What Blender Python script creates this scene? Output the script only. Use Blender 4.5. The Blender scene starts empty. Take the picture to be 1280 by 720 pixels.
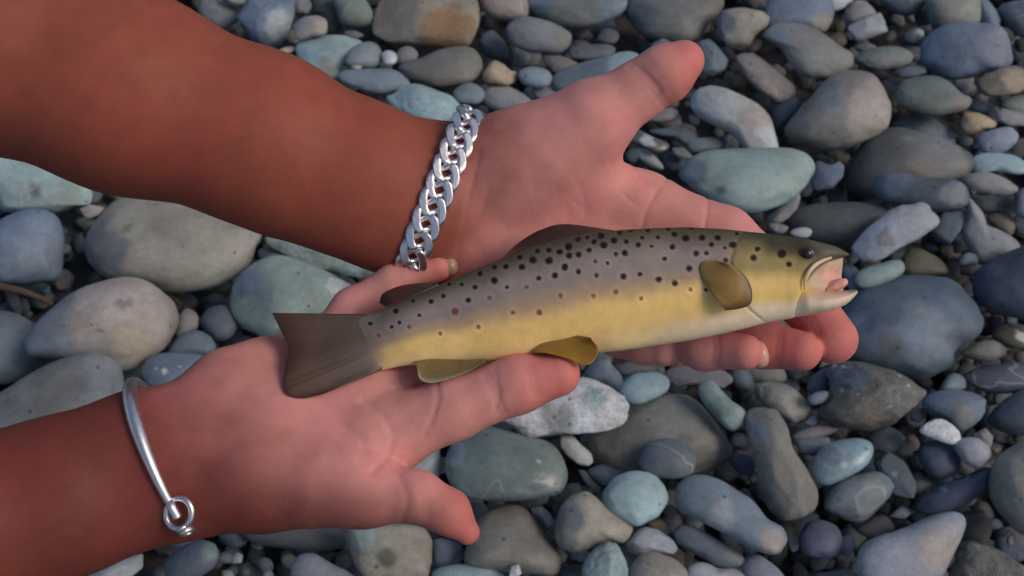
import bpy, math, random
import numpy as np
from mathutils import Matrix, Vector

random.seed(7)
RNG = np.random.default_rng(11)
scene = bpy.context.scene
COL = scene.collection

# ------------------------------------------------------------------ camera
W, H = 1280.0, 720.0
HFOV = math.radians(50)
FPX = 640.0 / math.tan(HFOV / 2)
PITCH = math.radians(53)
CAMH = 0.80
CAM = np.array([0.0, 0.0, CAMH])
RIGHT = np.array([1.0, 0.0, 0.0])
FWD = np.array([0.0, math.cos(PITCH), -math.sin(PITCH)])
UP = np.array([0.0, math.sin(PITCH), math.cos(PITCH)])
cd = bpy.data.cameras.new('camera')
cam = bpy.data.objects.new('camera', cd)
COL.objects.link(cam)
cam.location = CAM
cam.rotation_euler = (math.pi / 2 - PITCH, 0, 0)
cd.sensor_width = 36
cd.lens = 18 / math.tan(HFOV / 2)
cd.clip_start = 0.02
cd.clip_end = 500
cd.dof.use_dof = True
cd.dof.focus_distance = 0.44
cd.dof.aperture_fstop = 22.0
scene.camera = cam

# ------------------------------------------------------------------ light
SUN_EL, SUN_ROT = math.radians(47), math.radians(108)
world = bpy.data.worlds.new('World')
scene.world = world
world.use_nodes = True
wn = world.node_tree
sky = wn.nodes.new('ShaderNodeTexSky')
sky.sky_type = 'NISHITA'
sky.sun_disc = False
sky.sun_elevation = SUN_EL
sky.sun_rotation = SUN_ROT
sky.air_density = 1.0
sky.dust_density = 2.5
wn.links.new(sky.outputs[0], wn.nodes['Background'].inputs[0])
wn.nodes['Background'].inputs[1].default_value = 0.09
sd = bpy.data.lights.new('sun', 'SUN')
sd.energy = 1.2
sd.angle = math.radians(24)
sd.color = (1.0, 0.84, 0.71)
sun = bpy.data.objects.new('sun', sd)
COL.objects.link(sun)
sdir = Vector((math.sin(SUN_ROT) * math.cos(SUN_EL), math.cos(SUN_ROT) * math.cos(SUN_EL), math.sin(SUN_EL)))
sun.rotation_euler = sdir.to_track_quat('Z', 'Y').to_euler()
sun.location = (2, 2, 3)
scene.view_settings.view_transform = 'Standard'
scene.view_settings.look = 'None'
scene.view_settings.exposure = 0.14
scene.view_settings.gamma = 1.0

# ------------------------------------------------------------------ helpers
def tag(o, label=None, cat=None, group=None, kind=None):
    if label: o['label'] = label
    if cat: o['category'] = cat
    if group: o['group'] = group
    if kind: o['kind'] = kind
    return o

def ray(px, py):
    """unit view rays through photo pixels (1280x720)"""
    px = np.asarray(px, float); py = np.asarray(py, float)
    v = ((px - 640) / FPX)[..., None] * RIGHT + ((360 - py) / FPX)[..., None] * UP + FWD
    return v / np.linalg.norm(v, axis=-1, keepdims=True)

def cam_pt(px, py, d):
    """pixel + depth along the optical axis -> camera-frame metres (x right, y up, z away)"""
    return np.array([(px - 640) / FPX * d, (360 - py) / FPX * d, d])

def to_world(P):
    P = np.asarray(P, float)
    return CAM + P[..., 0:1] * RIGHT + P[..., 1:2] * UP + P[..., 2:3] * FWD

def on_ground(px, py, z):
    r = ray(px, py)
    t = (z - CAMH) / r[..., 2]
    return CAM + r * t[..., None]

def mesh_np(name, V, F, mat=None, smooth=True, attrs=None):
    """V (n,3); F (m,3) or (m,4) int arrays"""
    V = np.asarray(V, np.float32); F = np.asarray(F, np.int32)
    me = bpy.data.meshes.new(name)
    k = F.shape[1]
    me.vertices.add(len(V)); me.vertices.foreach_set('co', V.ravel())
    me.loops.add(F.size); me.loops.foreach_set('vertex_index', F.ravel())
    me.polygons.add(len(F))
    me.polygons.foreach_set('loop_start', np.arange(0, F.size, k, dtype=np.int32))
    me.polygons.foreach_set('loop_total', np.full(len(F), k, np.int32))
    me.update(calc_edges=True)
    me.validate()
    if smooth:
        me.polygons.foreach_set('use_smooth', np.ones(len(me.polygons), bool))
    if attrs:
        for an, arr in attrs.items():
            arr = np.asarray(arr, np.float32)
            if arr.ndim == 2:
                a = me.color_attributes.new(an, 'FLOAT_COLOR', 'POINT')
                if arr.shape[1] == 3:
                    arr = np.concatenate([arr, np.ones((len(arr), 1), np.float32)], 1)
                a.data.foreach_set('color', arr.ravel())
            else:
                a = me.attributes.new(an, 'FLOAT', 'POINT')
                a.data.foreach_set('value', arr)
    if mat: me.materials.append(mat)
    return me

def add(name, me, parent=None, loc=None):
    o = bpy.data.objects.new(name, me)
    COL.objects.link(o)
    if loc is not None: o.location = loc
    if parent is not None:
        o.parent = parent
        if loc is None:
            o.matrix_parent_inverse = Matrix.Translation(-Vector(parent.location))
    return o

def centred(name, V, F, mat, attrs=None, parent=None, smooth=True, origin=None):
    V = np.asarray(V, float)
    c = np.array([V[:, 0].mean(), V[:, 1].mean(), V[:, 2].min()]) if origin is None else np.asarray(origin, float)
    me = mesh_np(name, V - c, F, mat, smooth, attrs)
    o = bpy.data.objects.new(name, me)
    COL.objects.link(o)
    if parent is not None:
        o.parent = parent
        o.location = Vector(c) - parent.location
    else:
        o.location = c
    return o

def _hash(ix, iy, iz, seed):
    h = (ix * 374761393 + iy * 668265263 + iz * 2147483647 + seed * 1274126177) & 0xffffffff
    h = ((h ^ (h >> 13)) * 1274126177) & 0xffffffff
    return ((h ^ (h >> 16)) & 0xffff) / 65535.0

def vnoise(P, seed=0):
    P = np.asarray(P, float)
    i = np.floor(P).astype(np.int64); f = P - i
    f = f * f * (3 - 2 * f)
    out = 0
    for dx in (0, 1):
        for dy in (0, 1):
            for dz in (0, 1):
                w = (f[:, 0] if dx else 1 - f[:, 0]) * (f[:, 1] if dy else 1 - f[:, 1]) * (f[:, 2] if dz else 1 - f[:, 2])
                out = out + w * _hash(i[:, 0] + dx, i[:, 1] + dy, i[:, 2] + dz, seed)
    return out * 2 - 1

def fbm(P, seed=0, o=3):
    s, a = 0, 1.0
    for k in range(o):
        s = s + a * vnoise(P * 2 ** k, seed + k * 17); a *= 0.5
    return s

def icosphere(n):
    t = (1 + 5 ** .5) / 2
    V = [(-1, t, 0), (1, t, 0), (-1, -t, 0), (1, -t, 0), (0, -1, t), (0, 1, t), (0, -1, -t), (0, 1, -t), (t, 0, -1), (t, 0, 1), (-t, 0, -1), (-t, 0, 1)]
    F = [(0, 11, 5), (0, 5, 1), (0, 1, 7), (0, 7, 10), (0, 10, 11), (1, 5, 9), (5, 11, 4), (11, 10, 2), (10, 7, 6), (7, 1, 8), (3, 9, 4), (3, 4, 2), (3, 2, 6), (3, 6, 8), (3, 8, 9), (4, 9, 5), (2, 4, 11), (6, 2, 10), (8, 6, 7), (9, 8, 1)]
    V = [np.array(v) / np.linalg.norm(v) for v in V]
    for _ in range(n):
        mid = {}; G = []
        def m(a, b):
            k = (min(a, b), max(a, b))
            if k not in mid:
                v = V[a] + V[b]; V.append(v / np.linalg.norm(v)); mid[k] = len(V) - 1
            return mid[k]
        for a, b, c in F:
            x, y, z = m(a, b), m(b, c), m(c, a)
            G += [(a, x, z), (b, y, x), (c, z, y), (x, y, z)]
        F = G
    return np.array(V), np.array(F, np.int32)

ICO = {n: icosphere(n) for n in (1, 2, 3, 4)}

def crom(P, n, closed=False):
    """Catmull-Rom resample of points (any dimension)"""
    P = np.asarray(P, float)
    if closed:
        Q = np.concatenate([P[-1:], P, P[:2]])
        segs = len(P)
    else:
        Q = np.concatenate([2 * P[:1] - P[1:2], P, 2 * P[-1:] - P[-2:-1]])
        segs = len(P) - 1
    u = np.linspace(0, segs, n, endpoint=not closed)
    i = np.minimum(u.astype(int), segs - 1); t = (u - i)[:, None]
    a, b, c, d = Q[i], Q[i + 1], Q[i + 2], Q[i + 3]
    return .5 * (2 * b + (c - a) * t + (2 * a - 5 * b + 4 * c - d) * t ** 2 + (3 * b - a - 3 * c + d) * t ** 3)

def tube(path, radii, k=12, closed=False, flat=None):
    """swept tube: returns V, F (quads). flat: (vector, factor) squashes the section along that vector"""
    P = np.asarray(path, float); n = len(P)
    radii = np.broadcast_to(np.asarray(radii, float), (n,))
    T = (np.roll(P, -1, 0) - np.roll(P, 1, 0)) if closed else np.gradient(P, axis=0)
    T /= np.linalg.norm(T, axis=1, keepdims=True) + 1e-12
    N = np.zeros_like(P)
    ref = np.array([0.3, 0.9, 0.31]); 
    if abs(T[0] @ ref) > .9: ref = np.array([1., 0, 0])
    N[0] = ref - T[0] * (T[0] @ ref); N[0] /= np.linalg.norm(N[0])
    for i in range(1, n):
        v = N[i - 1] - T[i] * (T[i] @ N[i - 1]); N[i] = v / np.linalg.norm(v)
    B = np.cross(T, N)
    a = np.linspace(0, 2 * math.pi, k, endpoint=False)
    off = radii[:, None, None] * (np.cos(a)[None, :, None] * N[:, None] + np.sin(a)[None, :, None] * B[:, None])
    if flat is not None:
        fv = np.asarray(flat[0], float); fv = fv / np.linalg.norm(fv)
        off = off - (1 - flat[1]) * (off @ fv)[..., None] * fv
    V = (P[:, None] + off).reshape(-1, 3)
    F = []
    for i in range(n if closed else n - 1):
        j = (i + 1) % n
        for q in range(k):
            F.append((i * k + q, i * k + (q + 1) % k, j * k + (q + 1) % k, j * k + q))
    V = list(V)
    if not closed:
        V.append(P[0]); V.append(P[-1]); c0, c1 = len(V) - 2, len(V) - 1
        for q in range(k):
            F.append((c0, (q + 1) % k, q, c0)); F.append((c1, (n - 1) * k + q, (n - 1) * k + (q + 1) % k, c1))
    V = np.array(V)
    T3 = []
    for f in F:
        a_, b_, c_, d_ = f
        if a_ == d_: T3.append((a_, b_, c_))
        else: T3 += [(a_, b_, c_), (a_, c_, d_)]
    return V, np.array(T3, np.int32)

# ------------------------------------------------------------------ materials
def new_mat(name):
    m = bpy.data.materials.new(name); m.use_nodes = True
    return m, m.node_tree.nodes, m.node_tree.links, m.node_tree.nodes['Principled BSDF']

def nd(N, t, **kw):
    n = N.new(t)
    for k, v in kw.items():
        if k.startswith('i_'):
            n.inputs[k[2:].replace('_', ' ')].default_value = v
        else: setattr(n, k, v)
    return n

def stone_mat(name, rough, bump, speck, spec=.4, grain=1.0):
    m, N, L, B = new_mat(name)
    oi = N.new('ShaderNodeObjectInfo'); tc = N.new('ShaderNodeTexCoord')
    rnd = nd(N, 'ShaderNodeVectorMath', operation='SCALE'); rnd.inputs[0].default_value = (17, 31, 23)
    L.new(oi.outputs['Random'], rnd.inputs['Scale'])
    pos = nd(N, 'ShaderNodeVectorMath', operation='ADD')
    L.new(tc.outputs['Object'], pos.inputs[0]); L.new(rnd.outputs[0], pos.inputs[1])
    pa = nd(N, 'ShaderNodeVertexColor', layer_name='patch')
    base = nd(N, 'ShaderNodeMix', data_type='RGBA')
    L.new(pa.outputs['Alpha'], base.inputs['Factor']); L.new(oi.outputs['Color'], base.inputs['A']); L.new(pa.outputs['Color'], base.inputs['B'])
    def mul(prev, tex, lo, hi, a=.3, b=.7):
        mr = nd(N, 'ShaderNodeMapRange', clamp=True); mr.inputs['From Min'].default_value = a; mr.inputs['From Max'].default_value = b
        mr.inputs['To Min'].default_value = lo; mr.inputs['To Max'].default_value = hi
        L.new(tex, mr.inputs['Value'])
        mx = nd(N, 'ShaderNodeVectorMath', operation='SCALE')
        L.new(prev, mx.inputs[0]); L.new(mr.outputs[0], mx.inputs['Scale'])
        return mx.outputs[0]
    n1 = nd(N, 'ShaderNodeTexNoise', i_Scale=22.0, i_Detail=5.0, i_Roughness=.6)
    n2 = nd(N, 'ShaderNodeTexNoise', i_Scale=170.0, i_Detail=4.0, i_Roughness=.7)
    n3 = nd(N, 'ShaderNodeTexNoise', i_Scale=900.0, i_Detail=2.0)
    for n in (n1, n2, n3): L.new(pos.outputs[0], n.inputs['Vector'])
    c = mul(base.outputs['Result'], n1.outputs['Fac'], .74, 1.24)
    c = mul(c, n2.outputs['Fac'], 1 - .13 * grain, 1 + .13 * grain)
    c = mul(c, n3.outputs['Fac'], 1 - .10 * grain, 1 + .10 * grain)
    # warm/cool mineral drift
    n4 = nd(N, 'ShaderNodeTexNoise', i_Scale=14.0, i_Detail=2.0)
    off = nd(N, 'ShaderNodeVectorMath', operation='ADD'); off.inputs[1].default_value = (5.1, 2.2, 9.7)
    L.new(pos.outputs[0], off.inputs[0]); L.new(off.outputs[0], n4.inputs['Vector'])
    cr = N.new('ShaderNodeValToRGB'); e = cr.color_ramp.elements
    e[0].position = .34; e[0].color = (.95, 1.0, 1.05, 1); e[1].position = .66; e[1].color = (1.04, 1.0, .94, 1)
    L.new(n4.outputs['Fac'], cr.inputs[0])
    tint = nd(N, 'ShaderNodeVectorMath', operation='MULTIPLY')
    L.new(c, tint.inputs[0]); L.new(cr.outputs[0], tint.inputs[1])
    c = tint.outputs[0]
    # thin pale mineral veins on some of the stones
    nv_ = nd(N, 'ShaderNodeTexNoise', i_Scale=11.0, i_Detail=3.0, i_Distortion=.6)
    of2 = nd(N, 'ShaderNodeVectorMath', operation='ADD'); of2.inputs[1].default_value = (1.7, 8.2, 3.3)
    L.new(pos.outputs[0], of2.inputs[0]); L.new(of2.outputs[0], nv_.inputs['Vector'])
    v1 = nd(N, 'ShaderNodeMath', operation='SUBTRACT'); v1.inputs[1].default_value = .5; L.new(nv_.outputs['Fac'], v1.inputs[0])
    v2 = nd(N, 'ShaderNodeMath', operation='ABSOLUTE'); L.new(v1.outputs[0], v2.inputs[0])
    v3 = nd(N, 'ShaderNodeMapRange'); v3.inputs['From Min'].default_value = .002; v3.inputs['From Max'].default_value = .010
    v3.inputs['To Min'].default_value = 1; v3.inputs['To Max'].default_value = 0; L.new(v2.outputs[0], v3.inputs['Value'])
    v4 = nd(N, 'ShaderNodeMath', operation='GREATER_THAN'); v4.inputs[1].default_value = .72; L.new(oi.outputs['Random'], v4.inputs[0])
    v5 = nd(N, 'ShaderNodeMath', operation='MULTIPLY'); L.new(v3.outputs[0], v5.inputs[0]); L.new(v4.outputs[0], v5.inputs[1])
    v6 = nd(N, 'ShaderNodeMath', operation='MULTIPLY'); v6.inputs[1].default_value = .38; L.new(v5.outputs[0], v6.inputs[0])
    ve = nd(N, 'ShaderNodeMix', data_type='RGBA'); ve.inputs['B'].default_value = (.42, .43, .42, 1)
    L.new(v6.outputs[0], ve.inputs['Factor']); L.new(c, ve.inputs['A']); c = ve.outputs['Result']
    # dark pits / mineral flecks
    v = nd(N, 'ShaderNodeTexVoronoi', i_Scale=95.0, i_Randomness=1.0); L.new(pos.outputs[0], v.inputs['Vector'])
    sep = N.new('ShaderNodeSeparateColor'); L.new(v.outputs['Color'], sep.inputs[0])
    pit = nd(N, 'ShaderNodeMath', operation='LESS_THAN'); pit.inputs[1].default_value = .16
    L.new(v.outputs['Distance'], pit.inputs[0])
    pick = nd(N, 'ShaderNodeMath', operation='LESS_THAN'); pick.inputs[1].default_value = speck
    L.new(sep.outputs[0], pick.inputs[0])
    pm = nd(N, 'ShaderNodeMath', operation='MULTIPLY'); L.new(pit.outputs[0], pm.inputs[0]); L.new(pick.outputs[0], pm.inputs[1])
    ps = nd(N, 'ShaderNodeMath', operation='MULTIPLY'); ps.inputs[1].default_value = .6; L.new(pm.outputs[0], ps.inputs[0])
    dk = nd(N, 'ShaderNodeMix', data_type='RGBA'); dk.inputs['B'].default_value = (.03, .03, .03, 1)
    L.new(ps.outputs[0], dk.inputs['Factor']); L.new(c, dk.inputs['A'])
    L.new(dk.outputs['Result'], B.inputs['Base Color'])
    rr = nd(N, 'ShaderNodeMapRange'); rr.inputs['To Min'].default_value = rough - .1; rr.inputs['To Max'].default_value = rough + .12
    L.new(n1.outputs['Fac'], rr.inputs['Value']); L.new(rr.outputs[0], B.inputs['Roughness'])
    B.inputs['Specular IOR Level'].default_value = spec
    h = nd(N, 'ShaderNodeMath', operation='MULTIPLY_ADD'); h.inputs[1].default_value = .35
    L.new(n3.outputs['Fac'], h.inputs[0]); L.new(n2.outputs['Fac'], h.inputs[2])
    bp = nd(N, 'ShaderNodeBump', i_Strength=bump, i_Distance=.002)
    L.new(h.outputs[0], bp.inputs['Height']); L.new(bp.outputs[0], B.inputs['Normal'])
    return m

PALCOOL = (1.05, 1.11, 1.13)
STONE = {'r': stone_mat('smooth_river_stone', .62, .25, .10),
         'a': stone_mat('broken_river_stone', .72, .45, .16),
         'k': stone_mat('rough_river_stone', .78, .9, .35, grain=1.8),
         'w': stone_mat('wet_river_stone', .30, .25, .12, spec=.6)}

PAL = dict(bluegrey=(.15, .182, .215), slate=(.095, .115, .140), blue=(.135, .17, .225), lightblue=(.24, .325, .345),
           navy=(.068, .08, .118), palegreen=(.235, .295, .275), greengrey=(.15, .18, .165), grey=(.205, .207, .213),
           darkgrey=(.095, .100, .106), beige=(.245, .225, .19), brown=(.135, .12, .105), tan=(.36, .275, .19),
           ochre=(.235, .135, .07), pink=(.31, .265, .245), white=(.52, .52, .53), lavender=(.21, .222, .27),
           mauve=(.185, .172, .178), purple=(.12, .125, .18), taupe=(.18, .175, .162), pale=(.34, .355, .36),
           olive=(.085, .082, .06), palelav=(.275, .285, .325), boulder=(.11, .142, .185))
PAL = {k: tuple(a * b for a, b in zip(v, PALCOOL)) for k, v in PAL.items()}
# ------------------------------------------------------------------ traced stones
# tile: (origin x, origin y, zoom) of the close-up each outline was read in
Z = 16 / 3
TILES = dict(A=(240, 0, Z), B=(440, 0, Z), C=(640, 0, Z), D=(840, 0, Z), E=(1040, 0, Z), F=(360, 80, Z), G=(780, 120, Z),
             J=(960, 100, Z), I=(1040, 120, Z), H=(880, 220, Z), K=(1040, 230, Z), L=(1040, 340, Z), M=(1040, 450, Z), N=(840, 430, Z),
             P=(900, 440, Z), Q=(680, 430, Z), R=(520, 470, Z), S=(440, 585, Z), T=(640, 585, Z), U=(840, 585, Z), V=(920, 440, 2.572),
             W=(160, 585, 4.267), X=(0, 180, Z), Y=(0, 300, Z), O=(0, 420, Z), a=(180, 360, Z), b=(200, 260, Z), c=(320, 290, Z), p=(0, 0, 1))
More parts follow.
